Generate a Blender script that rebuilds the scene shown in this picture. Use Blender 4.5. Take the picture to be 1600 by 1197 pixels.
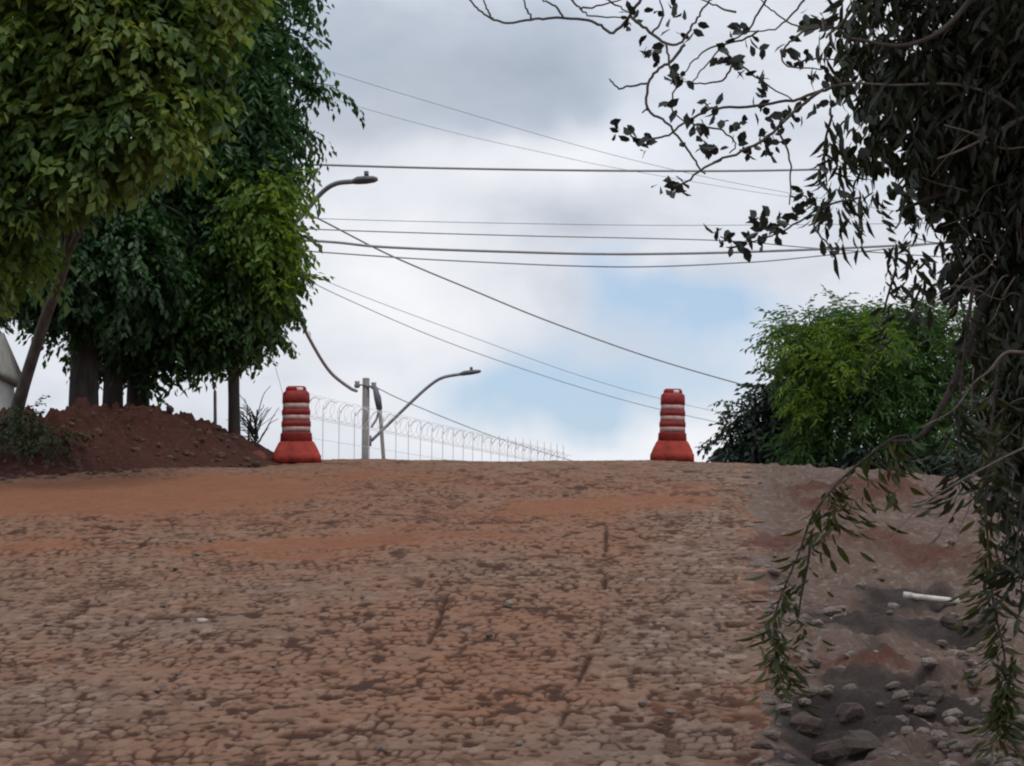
import bpy, math, random
import numpy as np
from mathutils import Vector

for o in list(bpy.data.objects):
    bpy.data.objects.remove(o)
C = bpy.context.scene.collection
SC = bpy.context.scene
R = math.radians

# ------------------------------------------------------------------ camera
F = 3500.0                      # focal length in photo pixels (photo 1600 wide)
PITCH = R(6.0)
CP, SP = math.cos(PITCH), math.sin(PITCH)
cam_d = bpy.data.cameras.new('camera')
cam_d.sensor_width = 36.0
cam_d.lens = 36.0 * F / 1600.0
cam_d.clip_start = 0.05
cam_d.clip_end = 3000
cam = bpy.data.objects.new('camera', cam_d)
C.objects.link(cam)
cam.location = (0, 0, 0)
cam.rotation_euler = (R(90) + PITCH, 0, 0)
SC.camera = cam
SC.view_settings.view_transform = 'Standard'
SC.view_settings.look = 'None'
SC.view_settings.gamma = 1
SC.view_settings.exposure = 0.42
SC.cycles.pixel_filter_type = 'BLACKMAN_HARRIS'
SC.cycles.filter_width = 2.1
SC.cycles.max_bounces = 4
SC.cycles.transparent_max_bounces = 4
SC.cycles.use_adaptive_sampling = True
SC.cycles.adaptive_threshold = 0.025


def ray(px, py):
    a, b = (px - 800) / F, -(py - 598.5) / F
    return np.array([a, CP - b * SP, SP + b * CP])


def at(px, py, d):
    """the point seen at photo pixel (px, py) on the upright plane y = d"""
    r = ray(px, py)
    return r * (d / r[1])


# ------------------------------------------------------------------ sky
SUN_EL, SUN_AZ = R(66), R(150)       # behind thin cloud, high, behind the camera and to the right
w = bpy.data.worlds.new('World')
SC.world = w
w.use_nodes = True
NT = w.node_tree
NT.nodes.clear()


class G:
    """a few shorthands for wiring nodes"""
    def __init__(s, nt):
        s.nt = nt

    def n(s, t, **k):
        nd = s.nt.nodes.new(t)
        for a, v in k.items():
            setattr(nd, a, v)
        return nd

    def put(s, sock, v):
        if hasattr(v, 'is_output'):
            s.nt.links.new(v, sock)
        elif v is not None:
            sock.default_value = v

    def math(s, op, a, b=None, c=None, clamp=False):
        nd = s.n('ShaderNodeMath', operation=op, use_clamp=clamp)
        for i, v in enumerate((a, b, c)):
            s.put(nd.inputs[i], v)
        return nd.outputs[0]

    def vmath(s, op, a, b=None):
        nd = s.n('ShaderNodeVectorMath', operation=op)
        s.put(nd.inputs[0], a)
        s.put(nd.inputs[1], b)
        return nd.outputs['Value'] if op in ('LENGTH', 'DOT_PRODUCT') else nd.outputs[0]

    def noise(s, vec, scale, detail=4, rough=.55, dist=0, color=False):
        nd = s.n('ShaderNodeTexNoise')
        s.put(nd.inputs['Vector'], vec)
        nd.inputs['Scale'].default_value = scale
        nd.inputs['Detail'].default_value = detail
        nd.inputs['Roughness'].default_value = rough
        nd.inputs['Distortion'].default_value = dist
        return nd.outputs['Color' if color else 'Fac']

    def smooth(s, v, a, b, x=0., y=1.):
        nd = s.n('ShaderNodeMapRange', interpolation_type='SMOOTHSTEP')
        s.put(nd.inputs[0], v)
        for i, q in enumerate((a, b, x, y)):
            s.put(nd.inputs[i + 1], q)
        return nd.outputs[0]

    def mix(s, f, a, b, mode='MIX'):
        nd = s.n('ShaderNodeMix', data_type='RGBA', blend_type=mode)
        nd.clamp_factor = True
        s.put(nd.inputs[0], f)
        for i, v in ((6, a), (7, b)):
            if isinstance(v, (tuple, list)) and len(v) == 3:
                v = (*v, 1)
            s.put(nd.inputs[i], v)
        return nd.outputs[2]

    def attr(s, name):
        nd = s.n('ShaderNodeAttribute', attribute_name=name)
        return nd.outputs['Fac']

    def obj(s):
        return s.n('ShaderNodeTexCoord').outputs['Object']

    def ramp(s, f, stops):
        nd = s.n('ShaderNodeValToRGB')
        e = nd.color_ramp.elements
        while len(e) < len(stops):
            e.new(.5)
        for q, (p, c) in zip(e, stops):
            q.position = p
            q.color = (*c, 1)
        s.put(nd.inputs[0], f)
        return nd.outputs[0]


g = G(NT)
sky = g.n('ShaderNodeTexSky', sky_type='NISHITA')
sky.sun_disc = False
sky.sun_elevation = SUN_EL
sky.sun_rotation = SUN_AZ
sky.air_density = 1.0
sky.dust_density = 1.5
dirv = g.n('ShaderNodeTexCoord').outputs['Generated']
warp = g.vmath('SUBTRACT', g.noise(dirv, 9, 4, .6, color=True), (.5, .5, .5))
wv = g.n('ShaderNodeVectorMath', operation='MULTIPLY_ADD')
g.put(wv.inputs[0], warp); wv.inputs[1].default_value = (.09, .09, .06); g.put(wv.inputs[2], dirv)
wdir = wv.outputs[0]


def sky_blob(px, py, rx, ry):
    d = ray(px, py); d = d / np.linalg.norm(d)
    q = g.vmath('MULTIPLY', g.vmath('SUBTRACT', wdir, tuple(d)), (F / rx, F / rx, F / ry))
    return g.smooth(g.vmath('LENGTH', q), 0.0, 1.0, 1.0, 0.0)


def blob_sum(lst):
    t = None
    for (px, py, rx, ry, a) in lst:
        v = g.math('MULTIPLY', sky_blob(px, py, rx, ry), a)
        t = v if t is None else g.math('ADD', t, v)
    return t


# flattened cloud noise
st = g.vmath('MULTIPLY', dirv, (1, 1, 1.9))
n1 = g.noise(st, 7.0, 6, .55, .4)
n2 = g.noise(st, 3.1, 5, .5, .2)
n3 = g.noise(st, 24.0, 4, .55, .5)
blue = blob_sum([(1120, 475, 210, 75, 1.25), (985, 440, 130, 100, .9), (840, 625, 300, 85, 1.25), (1010, 570, 330, 100, .8), (440, 60, 190, 150, .3),
                 (930, 660, 120, 60, .45), (1330, 330, 120, 80, .2)])
blue = g.math('ADD', blue, g.smooth(n2, .56, .75, 0, .3))
blue = g.math('MULTIPLY', blue, g.smooth(g.math('ADD', n1, g.math('MULTIPLY', g.math('SUBTRACT', n3, .5), .4)), .22, .5, .45, 1.0))
cover = g.math('SUBTRACT', 1.0, blue, clamp=True)
dark = blob_sum([(800, 130, 260, 140, .8), (930, 130, 190, 120, .45), (560, 150, 260, 220, .5), (480, 20, 260, 160, .4), (960, 330, 420, 70, .3),
                 (700, 30, 300, 120, .35)])
lite = blob_sum([(900, 225, 330, 90, .55), (620, 250, 200, 110, .3), (640, 400, 330, 130, .5), (1150, 330, 260, 140, .35), (1050, 690, 500, 90, .6),
                 (620, 640, 300, 120, .45), (1200, 560, 160, 120, .3), (700, 500, 260, 90, .3)])
shade = g.math('ADD', g.math('SUBTRACT', .56, g.math('MULTIPLY', dark, .5)), g.math('MULTIPLY', lite, .45))
shade = g.math('ADD', shade, g.math('MULTIPLY', g.math('SUBTRACT', n1, .5), .75))
shade = g.math('ADD', shade, g.math('MULTIPLY', g.math('SUBTRACT', n3, .5), .22))
cloud = g.ramp(shade, [(0.0, (.30, .335, .39)), (.32, (.40, .435, .495)), (.58, (.57, .59, .635)), (1.0, (.74, .745, .765))])
sc_ = g.vmath('MULTIPLY', cloud, (10, 10, 10))
skyb = g.mix(.42, sky.outputs[0], (4.1, 5.3, 7.2))
col = g.mix(cover, skyb, sc_)
bg = g.n('ShaderNodeBackground')
g.put(bg.inputs[0], col)
bg.inputs[1].default_value = 0.1
NT.links.new(bg.outputs[0], g.n('ShaderNodeOutputWorld').inputs[0])

sun_d = bpy.data.lights.new('sun', 'SUN')
sun_d.energy = 0.9
sun_d.angle = R(14)
sun_d.color = (1.0, .95, .88)
sun = bpy.data.objects.new('sun', sun_d)
C.objects.link(sun)
sun.location = (0, 0, 40)
sv = Vector((math.sin(SUN_AZ) * math.cos(SUN_EL), math.cos(SUN_AZ) * math.cos(SUN_EL), math.sin(SUN_EL)))
sun.rotation_euler = (-sv).to_track_quat('-Z', 'Y').to_euler()


# ------------------------------------------------------------------ helpers
def mesh_np(name, V, faces, mat, parent=None, attrs=None, smooth=False):
    """faces: (k, n) int array or list of such arrays (tris and quads)"""
    me = bpy.data.meshes.new(name)
    V = np.asarray(V, dtype=np.float32)
    if isinstance(faces, np.ndarray):
        faces = [faces]
    faces = [f for f in faces if len(f)]
    me.vertices.add(len(V))
    me.vertices.foreach_set('co', V.ravel())
    loops = np.concatenate([f.ravel() for f in faces]).astype(np.int32)
    sizes = np.concatenate([np.full(len(f), f.shape[1]) for f in faces])
    starts = np.concatenate([[0], np.cumsum(sizes)[:-1]]).astype(np.int32)
    me.loops.add(len(loops))
    me.loops.foreach_set('vertex_index', loops)
    me.polygons.add(len(sizes))
    me.polygons.foreach_set('loop_start', starts)
    if smooth:
        me.polygons.foreach_set('use_smooth', np.ones(len(sizes), dtype=bool))
    for k, v in (attrs or {}).items():
        a = me.attributes.new(k, 'FLOAT', 'POINT')
        a.data.foreach_set('value', np.asarray(v, dtype=np.float32))
    me.update(calc_edges=True)
    me.validate()
    if mat:
        me.materials.append(mat)
    o = bpy.data.objects.new(name, me)
    C.objects.link(o)
    if parent:
        o.parent = parent
    return o


def tag(o, label, cat, group=None):
    o['label'] = label
    o['category'] = cat
    if group:
        o['group'] = group
    return o


def thing(name, label, cat, loc=(0, 0, 0), group=None):
    o = bpy.data.objects.new(name, None)
    C.objects.link(o)
    o.location = tuple(float(v) for v in loc)
    return tag(o, label, cat, group)


class MB:
    """collects shapes into one mesh"""
    def __init__(s):
        s.V, s.T, s.Q, s.n = [], [], [], 0

    def add(s, V, T=None, Q=None):
        V = np.asarray(V, dtype=float)
        if T is not None and len(T):
            s.T.append(np.asarray(T) + s.n)
        if Q is not None and len(Q):
            s.Q.append(np.asarray(Q) + s.n)
        s.V.append(V)
        s.n += len(V)

    def tube(s, P, rad, n=6, cap=True):
        P = np.asarray(P, dtype=float)
        k = len(P)
        rad = np.full(k, rad) if np.isscalar(rad) else np.asarray(rad, dtype=float)
        t = np.gradient(P, axis=0)
        t /= np.linalg.norm(t, axis=1)[:, None] + 1e-12
        up = np.array([0, 0, 1.]) if abs(t[0, 2]) < .9 else np.array([0, 1., 0])
        a = np.cross(t[0], up); a /= np.linalg.norm(a)
        A = []
        for i in range(k):
            a = a - t[i] * np.dot(a, t[i]); a /= np.linalg.norm(a) + 1e-12
            A.append(a.copy())
        A = np.array(A)
        B = np.cross(t, A)
        th = np.linspace(0, 2 * np.pi, n, endpoint=False)
        V = P[:, None] + rad[:, None, None] * (A[:, None] * np.cos(th)[None, :, None] + B[:, None] * np.sin(th)[None, :, None])
        V = V.reshape(-1, 3)
        i = np.arange(k - 1)[:, None] * n
        j = np.arange(n)[None]
        Q = np.stack([i + j, i + (j + 1) % n, i + n + (j + 1) % n, i + n + j], -1).reshape(-1, 4)
        T = []
        if cap:
            V = np.vstack([V, P[0], P[-1]])
            for q in range(n):
                T.append((k * n, (q + 1) % n, q))
                T.append((k * n + 1, (k - 1) * n + q, (k - 1) * n + (q + 1) % n))
        s.add(V, np.array(T).reshape(-1, 3), Q)

    def rings(s, rows, close=True):
        """rows: list of (k,3) rings of equal k, skinned with quads and end fans"""
        rows = [np.asarray(r, dtype=float) for r in rows]
        n = len(rows[0])
        V = np.vstack(rows + [rows[0].mean(0)[None], rows[-1].mean(0)[None]])
        Q, T = [], []
        for a in range(len(rows) - 1):
            for j in range(n):
                Q.append((a * n + j, a * n + (j + 1) % n, (a + 1) * n + (j + 1) % n, (a + 1) * n + j))
        m = len(rows) * n
        for j in range(n):
            T.append((m, (j + 1) % n, j))
            T.append((m + 1, (len(rows) - 1) * n + j, (len(rows) - 1) * n + (j + 1) % n))
        s.add(V, T, Q)

    def box(s, c, size, rotz=0.0):
        x, y, z = np.asarray(size) / 2
        co, si = math.cos(rotz), math.sin(rotz)
        V = []
        for dz in (-z, z):
            for dx, dy in ((-x, -y), (x, -y), (x, y), (-x, y)):
                V.append((c[0] + dx * co - dy * si, c[1] + dx * si + dy * co, c[2] + dz))
        s.add(V, None, [(0, 3, 2, 1), (4, 5, 6, 7), (0, 1, 5, 4), (1, 2, 6, 5), (2, 3, 7, 6), (3, 0, 4, 7)])

    def build(s, name, mat, parent=None, smooth=False, origin=None, attrs=None):
        V = np.vstack(s.V)
        if parent is not None and origin is None:
            origin = np.array(parent.location) if parent.parent is None else np.zeros(3)
        if origin is not None:
            V = V - np.asarray(origin)
        fs = []
        if s.T: fs.append(np.vstack(s.T))
        if s.Q: fs.append(np.vstack(s.Q))
        return mesh_np(name, V, fs, mat, parent, attrs, smooth)


def catmull(P, m=6):
    P = np.asarray(P, dtype=float)
    if len(P) < 3:
        t = np.linspace(0, 1, m + 1)[:, None]
        return P[0] * (1 - t) + P[-1] * t
    E = np.vstack([2 * P[0] - P[1], P, 2 * P[-1] - P[-2]])
    out = []
    for i in range(1, len(E) - 2):
        p0, p1, p2, p3 = E[i - 1:i + 3]
        for t in np.linspace(0, 1, m, endpoint=False):
            out.append(.5 * (2 * p1 + (p2 - p0) * t + (2 * p0 - 5 * p1 + 4 * p2 - p3) * t * t + (3 * p1 - p0 - 3 * p2 + p3) * t ** 3))
    out.append(P[-1])
    return np.array(out)


# smooth value noise (numpy), 2-D
def vnoise(x, y, seed):
    rs = np.random.RandomState(seed)
    T = rs.rand(256, 256)
    xi, yi = np.floor(x).astype(int), np.floor(y).astype(int)
    fx, fy = x - xi, y - yi
    fx, fy = fx * fx * (3 - 2 * fx), fy * fy * (3 - 2 * fy)
    q = lambda a, b: T[a % 256, b % 256]
    return (q(xi, yi) * (1 - fx) + q(xi + 1, yi) * fx) * (1 - fy) + (q(xi, yi + 1) * (1 - fx) + q(xi + 1, yi + 1) * fx) * fy


def fbm(x, y, f, octv=4, seed=1, gain=.5):
    t, a, s = 0, 1., 0
    for o in range(octv):
        t = t + a * vnoise(x * f, y * f, seed + o)
        s += a; a *= gain; f *= 2.07
    return t / s


def sstep(v, a, b):
    t = np.clip((v - a) / (b - a), 0, 1)
    return t * t * (3 - 2 * t)


# ------------------------------------------------------------------ terrain
YS = np.arange(-400, 420, .05)
SL = np.where(YS < -14, 0.0, np.where(YS < 26, .172, np.where(YS < 45, .172 - (YS - 26) * .0146, np.where(YS < 78, -.105 - .09 * sstep(YS, 45, 55), 0))))
ZS = np.cumsum(SL) * .05
ZS = ZS - np.interp(33., YS, ZS) + 2.318
ROADDIR = .10


def zg(x, y):
    x = np.asarray(x, dtype=float)
    return np.interp(y, YS, ZS) - .05 * np.clip(x - 2.3, 0, 8) ** 1.15 - .012 * np.clip(-x - 1, 0, 12)


def hit(px, py, dz=0.0):
    """ground point seen at a photo pixel"""
    r = ray(px, py)
    for y in np.arange(9, 40, .02):
        p = r * (y / r[1])
        if p[2] < zg(p[0], y) + dz:
            return np.array([p[0], y, float(zg(p[0], y))])
    p = r * (32.5 / r[1])
    return np.array([p[0], 32.5, float(zg(p[0], 32.5))])


def material(name):
    m = bpy.data.materials.new(name)
    m.use_nodes = True
    nt = m.node_tree
    nt.nodes.clear()
    q = G(nt)
    out = q.n('ShaderNodeOutputMaterial')
    b = q.n('ShaderNodeBsdfPrincipled')
    nt.links.new(b.outputs[0], out.inputs[0])
    return m, q, b, out


def bump(q, b, h, strength=.5, dist=.02):
    nd = q.n('ShaderNodeBump')
    nd.inputs['Strength'].default_value = strength
    nd.inputs['Distance'].default_value = dist
    q.put(nd.inputs['Height'], h)
    q.nt.links.new(nd.outputs[0], b.inputs['Normal'])


def plain(name, col, rough=.6, var=.25, scale=6, metal=0, bmp=.15, spec=.5):
    m, q, b, _ = material(name)
    n = q.noise(q.obj(), scale, 6, .6)
    n_ = q.noise(q.obj(), scale * 7, 3, .6)
    v = q.math('ADD', q.math('MULTIPLY', n, .7), q.math('MULTIPLY', n_, .3))
    c = q.mix(q.smooth(v, .3, .7), tuple(x * (1 - var) for x in col), tuple(min(1, x * (1 + var)) for x in col))
    q.put(b.inputs['Base Color'], c)
    b.inputs['Roughness'].default_value = rough
    b.inputs['Metallic'].default_value = metal
    b.inputs['Specular IOR Level'].default_value = spec
    bump(q, b, n_, bmp, .01)
    return m


# --- road material: stones, joints filled with red earth, dust film
def road_mat():
    m, q, b, _ = material('cobble')
    P = q.obj()
    rnd, gap, soil, dust = q.attr('stone_rnd'), q.attr('gap'), q.attr('soil'), q.attr('dust')
    nf = q.noise(P, 38, 5, .65)
    nm = q.noise(P, 3.2, 5, .6)
    stone = q.ramp(rnd, [(0, (.165, .108, .082)), (.4, (.22, .148, .112)), (.8, (.265, .185, .142)), (1, (.34, .255, .205))])
    stone = q.mix(q.smooth(nf, .3, .75, 0, .55), stone, (.16, .115, .09))
    earth = q.mix(nm, (.20, .078, .042), (.32, .142, .078))
    earth = q.mix(q.smooth(nf, .45, .75, 0, .5), earth, (.19, .085, .05))
    film = q.math('MULTIPLY', dust, q.smooth(q.math('ADD', q.math('MULTIPLY', nf, .5), q.math('MULTIPLY', nm, .5)), .3, .62, .35, 1.0))
    c = q.mix(film, stone, q.mix(.45, earth, (.30, .162, .10)))
    joint = q.mix(nm, (.045, .020, .013), (.085, .038, .024))
    c = q.mix(q.smooth(q.noise(P, 6.5, 4, .7), .48, .68, 0, .55), c, (.27, .175, .124))
    c = q.mix(q.smooth(q.noise(P, 9.5, 5, .7), .50, .70, 0, .7), c, (.115, .068, .050))
    c = q.mix(gap, c, joint)
    c = q.mix(soil, c, earth)
    q.put(b.inputs['Base Color'], c)
    b.inputs['Roughness'].default_value = .9
    b.inputs['Specular IOR Level'].default_value = .2
    bump(q, b, nf, .9, .03)
    return m


# ---- the big ground sheet
xs = np.unique(np.concatenate([np.linspace(-400, -30, 14), np.arange(-30, 30.1, 1.5), np.linspace(30, 400, 14)]))
ys = np.unique(np.concatenate([np.linspace(-400, -20, 12), np.arange(-20, 90, 1.0), np.linspace(90, 400, 12)]))
GX, GY = np.meshgrid(xs, ys)
GZ = zg(GX, GY) - .22


def grid_faces(r, c):
    i = np.arange(r - 1)[:, None] * c
    j = np.arange(c - 1)[None]
    return np.stack([i + j, i + j + 1, i + c + j + 1, i + c + j], -1).reshape(-1, 4)


EARTH = plain('red earth', (.17, .085, .055), .95, .35, 1.2, bmp=.5, spec=.15)
gr = mesh_np('ground', np.stack([GX, GY, GZ], -1).reshape(-1, 3), grid_faces(*GX.shape), EARTH, smooth=True)
gr['kind'] = 'structure'


def blobs(X, Y, lst):
    t = np.zeros_like(X)
    for (px, py, rx, ry, a) in lst:
        c = hit(px, py)
        d = ((X - c[0] - ROADDIR * (Y - c[1])) / rx) ** 2 + ((Y - c[1]) / ry) ** 2
        t = t + a * np.exp(-d)
    return t


# ---- cobbled road
_er = np.random.RandomState(77).uniform(-.5, .5, 400)


def edge_soil(U, X, Y):
    """earth spilled over the broken edge of the paving"""
    return sstep(U + .55 * (fbm(X, Y, 1.1, 4, 205) - .5), -.05, .22)


def edge_off(y):
    y = np.asarray(y, dtype=float)
    k = np.floor(y / .23).astype(int) % 400
    return .30 * _er[k] * sstep(_er[(k * 7) % 400], -.5, 0.) + .25 * (fbm(y, y * 0 + 3.3, .8, 3, 201) - .5)


ROAD_R = .21
vv = np.linspace(1, 0, 560)
yy = np.unique(np.concatenate([np.arange(9.0, 12, .05), np.arange(12, 20, .018), np.arange(20, 27, .025), np.arange(27, 33.5, .035), np.arange(33.5, 40, .12)]))
VV, Y = np.meshgrid(vv, yy)
U = ROAD_R - VV * (1.9 + .372 * Y)
X = U + ROADDIR * Y
CU, CY = .10, .165
rs = np.random.RandomState(7)
NU, NY = 190, 220
j1, j2 = rs.rand(NY, NU), rs.rand(NY, NU)
hst, tx, ty = rs.rand(NY, NU), rs.randn(NY, NU), rs.randn(NY, NU)
rndc = rs.rand(NY, NU)
Uw = U + .035 * (fbm(U, Y, 3.0, 2, 40) - .5) + .4 * (fbm(U, Y, .22, 2, 44) - .5)
Yw = Y + .035 * (fbm(U, Y, 3.0, 2, 50) - .5) + .9 * (fbm(U, Y, .16, 2, 54) - .5)
cy0 = np.floor((Yw - 8) / CY).astype(int)
F1 = np.full(U.shape, 9.); F2 = np.full(U.shape, 9.); F3 = np.full(U.shape, 9.)
ID = np.zeros(U.shape, int); SU = np.zeros(U.shape); SY = np.zeros(U.shape)
for dy in (-1, 0, 1):
    ry = np.clip(cy0 + dy, 0, NY - 1)
    off = .5 * (ry % 2)
    cu0 = np.floor((Uw + 14.6) / CU - off).astype(int)
    for du in (-1, 0, 1):
        ru = np.clip(cu0 + du, 0, NU - 1)
        su = (ru + off + .5 + .72 * (j1[ry, ru] - .5)) * CU - 14.6
        sy = (ry + .5 + .66 * (j2[ry, ru] - .5)) * CY + 8
        d = (np.abs((Uw - su) * 1.0) ** 2.6 + np.abs((Yw - sy) * .66) ** 2.6) ** (1 / 2.6)
        n1_ = d < F1
        F3 = np.where(d < F2, F2, np.minimum(F3, d))
        F2 = np.where(n1_, F1, np.minimum(F2, d))
        ID = np.where(n1_, ry * NU + ru, ID)
        SU = np.where(n1_, su, SU); SY = np.where(n1_, sy, SY)
        F1 = np.where(n1_, d, F1)
edge = (F2 - F1) * .5
soil = blobs(X, Y, [(40, 780, 3.0, 1.8, 1.3), (230, 775, 2.2, 1.3, 1.0), (420, 745, 2.5, 1.2, .7), (860, 790, .9, .8, .75), (1010, 790, 1.3, 1.2, .6),
                    (650, 760, 2.5, 1.4, .35), (330, 850, 2.2, .5, .6), (150, 860, 2, .5, .5), (1110, 760, .6, .8, .4), (1150, 1188, .35, .12, .5), (470, 870, .8, .3, .5),
                    (700, 830, 2.0, 1.2, .3), (300, 1060, .9, .5, .3)])
clean = .55 * sstep(U, -1.5, -.2) + blobs(X, Y, [(70, 1110, .9, .7, 1.0), (210, 985, .9, .5, .9), (1070, 1000, .7, 1.3, .9), (1150, 870, .5, 1.8, .8), (1010, 1150, .7, .8, .7), (700, 1160, 1.2, .5, .35),
                     (330, 965, .5, .3, .5), (1130, 745, .6, 2.2, .8), (420, 920, 1.0, .5, .4)])
nz = fbm(X, Y, .55, 4, 11)
soil_m = .9 * sstep(soil + (nz - .5) * 1.3 + (fbm(X, Y, 4, 4, 21) - .5) * 1.0, .35, 1.0)
fillg = np.clip(.36 + .5 * soil + (fbm(X, Y, 1.1, 3, 31) - .5) * 1.3, 0, 1)
esoil = edge_soil(U, X, Y)
soil_m = np.maximum(soil_m * (1 - .6 * esoil), .30 * esoil)
gapw = .002 + .015 * fbm(X, Y, 2.3, 3, 33)
corner = (1 - sstep(F3 - F1, .014, .034)) * sstep(fbm(X, Y, 2.9, 2, 37), .36, .48)
gapm = np.maximum((1 - sstep(edge, gapw * .35, gapw * 1.25)) * sstep(fbm(X, Y, 3.7, 3, 39), .42, .66), corner)
pits = sstep(fbm(X, Y * .7, 7.5, 3, 131), .62, .70) * sstep(fbm(X, Y, .7, 3, 137), .32, .60)
pits = np.maximum(pits, sstep(fbm(X, Y * .6, 11.5, 2, 141), .68, .78))
gapm = np.maximum(gapm, pits)
hs = hst.ravel()[ID]
slope = (tx.ravel()[ID] * (Uw - SU) + ty.ravel()[ID] * (Yw - SY)) * .012
top = (hs - .5) * .008 + slope + .002 * sstep(edge, 0, .03)
depth = -.011 * (1 - fillg * .6) - .003
H = top * (1 - gapm) + depth * gapm
# the string-line joints and a few knocked-out stones
def polyd(lst):
    P = np.array([hit(*p)[:2] for p in lst])
    best = np.full(X.shape, 9.)
    for a, b in zip(P[:-1], P[1:]):
        ab = b - a
        t = np.clip(((X - a[0]) * ab[0] + (Y - a[1]) * ab[1]) / (ab @ ab), 0, 1)
        best = np.minimum(best, np.hypot(X - a[0] - t * ab[0], Y - a[1] - t * ab[1]))
    return best


groove = np.zeros_like(X)
wob = (fbm(X, Y, 4, 3, 61) - .5) * .10
for ln, wd in (([(948, 800), (946, 900), (938, 985), (905, 1060), (870, 1150), (855, 1196)], .026), ([(700, 930), (684, 975), (668, 1005)], .025), ([(1172, 728), (1188, 860), (1195, 1000), (1194, 1090)], .022),
               ([(580, 790), (690, 793), (780, 796)], .05), ([(822, 797), (880, 798)], .05), ([(820, 871), (862, 872), (925, 876), (950, 880)], .04),
               ([(1155, 799), (1240, 803)], .06), ([(1090, 1100), (1150, 1110)], .03), ([(385, 872), (450, 874)], .05)):
    groove = np.maximum(groove, (1 - sstep(np.abs(polyd(ln) + wob * .35), wd * .3, wd * 1.1)) * sstep(fbm(X, Y, 1.6, 3, 151), .36, .56))
rsx = np.random.RandomState(5)
for _ in range(150):
    px, py = rsx.uniform(0, 1190), 800 + 390 * rsx.rand() ** .8
    c = hit(px, py)
    s = rsx.uniform(.03, .075)
    groove = np.maximum(groove, 1 - sstep(np.hypot((X - c[0]) / 1.6, Y - c[1]) + wob * .3, s * .5, s))
for (px, py, s) in ((265, 965, .13), (45, 918, .10), (100, 932, .09), (142, 948, .09), (160, 855, .07), (25, 1155, .07), (520, 1090, .05), (470, 1150, .1), (1150, 1100, .08), (630, 985, .06), (850, 872, .12), (810, 1020, .07)):
    c = hit(px, py)
    groove = np.maximum(groove, 1 - sstep(np.hypot((X - c[0]) / 1.7, Y - c[1]) + wob * .3, s * .6, s * 1.1))
H = H - groove * .025
gapm = np.maximum(gapm, groove)
lump = (fbm(X, Y, 2.6, 4, 71) - .45) * .07 + (fbm(X, Y, 13, 2, 75) - .5) * .025
H = H * (1 - soil_m) + (.012 + lump * .9) * soil_m
H += (fbm(X, Y, 14, 4, 81) - .5) * .008 + (fbm(X, Y, .45, 3, 85) - .5) * .10 + (fbm(X, Y * .7, 3.2, 3, 87) - .5) * .018
dust = np.clip(.74 + .5 * soil - .75 * clean + (nz - .5) * 1.2, .05, 1)
# fade to flat, at the far edge
X = X + edge_off(Y) * sstep(U, ROAD_R - .3, ROAD_R)
H = H - .012 * sstep(U, ROAD_R - .03, ROAD_R)
Z = zg(X, Y) + H
road = mesh_np('cobblestone_road', np.stack([X, Y, Z], -1).reshape(-1, 3), grid_faces(*X.shape), road_mat(), smooth=True,
               attrs={'stone_rnd': (rndc.ravel()[ID]).ravel(), 'gap': gapm.ravel(), 'soil': soil_m.ravel(), 'dust': dust.ravel()})
road['kind'] = 'structure'

# ---- dug-up verge right of the road
uu = np.arange(ROAD_R - .11, 7.2, .03)
yy = np.unique(np.concatenate([np.arange(9.0, 34, .04), np.arange(34, 42, .15)]))
U, Y = np.meshgrid(uu, yy)
X = U + ROADDIR * Y
red = blobs(X, Y, [(1375, 772, .8, 1.2, 1.3), (1335, 852, .9, .7, 1.3), (1500, 884, .55, .7, 1.3), (1240, 848, .35, .5, .8), (1340, 1030, .5, .5, .8), (1290, 800, .5, 1.5, .5), (1420, 830, .8, 1.2, .5), (1205, 900, .15, 3, .5), (1215, 1050, .15, 1.2, .5), (1580, 950, .3, .9, .7), (1220, 1180, .3, .2, .6), (1250, 770, .4, 1.0, .4),
                   (1590, 1170, .3, .3, .5)])
mud = .22 * sstep(Y, 20.5, 15) * sstep(U, .25, .6) + blobs(X, Y, [(1330, 960, .5, 1.0, .5), (1400, 1080, .5, .9, .5), (1290, 1100, .3, .8, .6), (1400, 920, .55, .75, .9), (1350, 960, .4, .4, .7), (1495, 970, .32, .35, 1.3), (1440, 1090, .40, .30, 1.5), (1310, 1120, .42, .40, 1.1), (1280, 1180, .4, .25, 1.2), (1410, 1000, .25, .15, .9)])  # wet mud, with the shade inside the pits painted in as mud colour
pit = blobs(X, Y, [(1495, 985, .28, .30, .16), (1440, 1105, .36, .24, .32), (1320, 1095, .32, .22, .16), (1270, 1160, .30, .25, .18), (1410, 1003, .22, .12, .15)])
heap = blobs(X, Y, [(1375, 780, .7, .9, .26), (1330, 865, .7, .45, .24), (1510, 895, .45, .45, .24), (1240, 850, .3, .3, .10), (1340, 1035, .40, .24, .17), (1450, 1060, .5, .15, .12), (1580, 960, .3, .5, .16), (1350, 970, .5, .3, .10)])
H = heap - pit - .03 + (fbm(X, Y, 1.3, 4, 91) - .5) * .26 + (fbm(X, Y, 4.5, 3, 95) - .5) * .16 + (fbm(X, Y, 13, 3, 97) - .5) * .12
H = H * sstep(U, ROAD_R - .02, ROAD_R + .35) - .03 * (1 - sstep(U, ROAD_R - .10, ROAD_R + .02)) - .03 * sstep(U, ROAD_R + .05, ROAD_R + .25)
X = X + edge_off(Y) * sstep(U, ROAD_R + .4, ROAD_R)
nz = fbm(X, Y, 1.4, 4, 101)
red_m = sstep(red + (nz - .5) * .8, .30, .75)
mud_shade_m = sstep(mud + (fbm(X, Y, 3, 4, 105) - .5) * .8, .35, .75)


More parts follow.
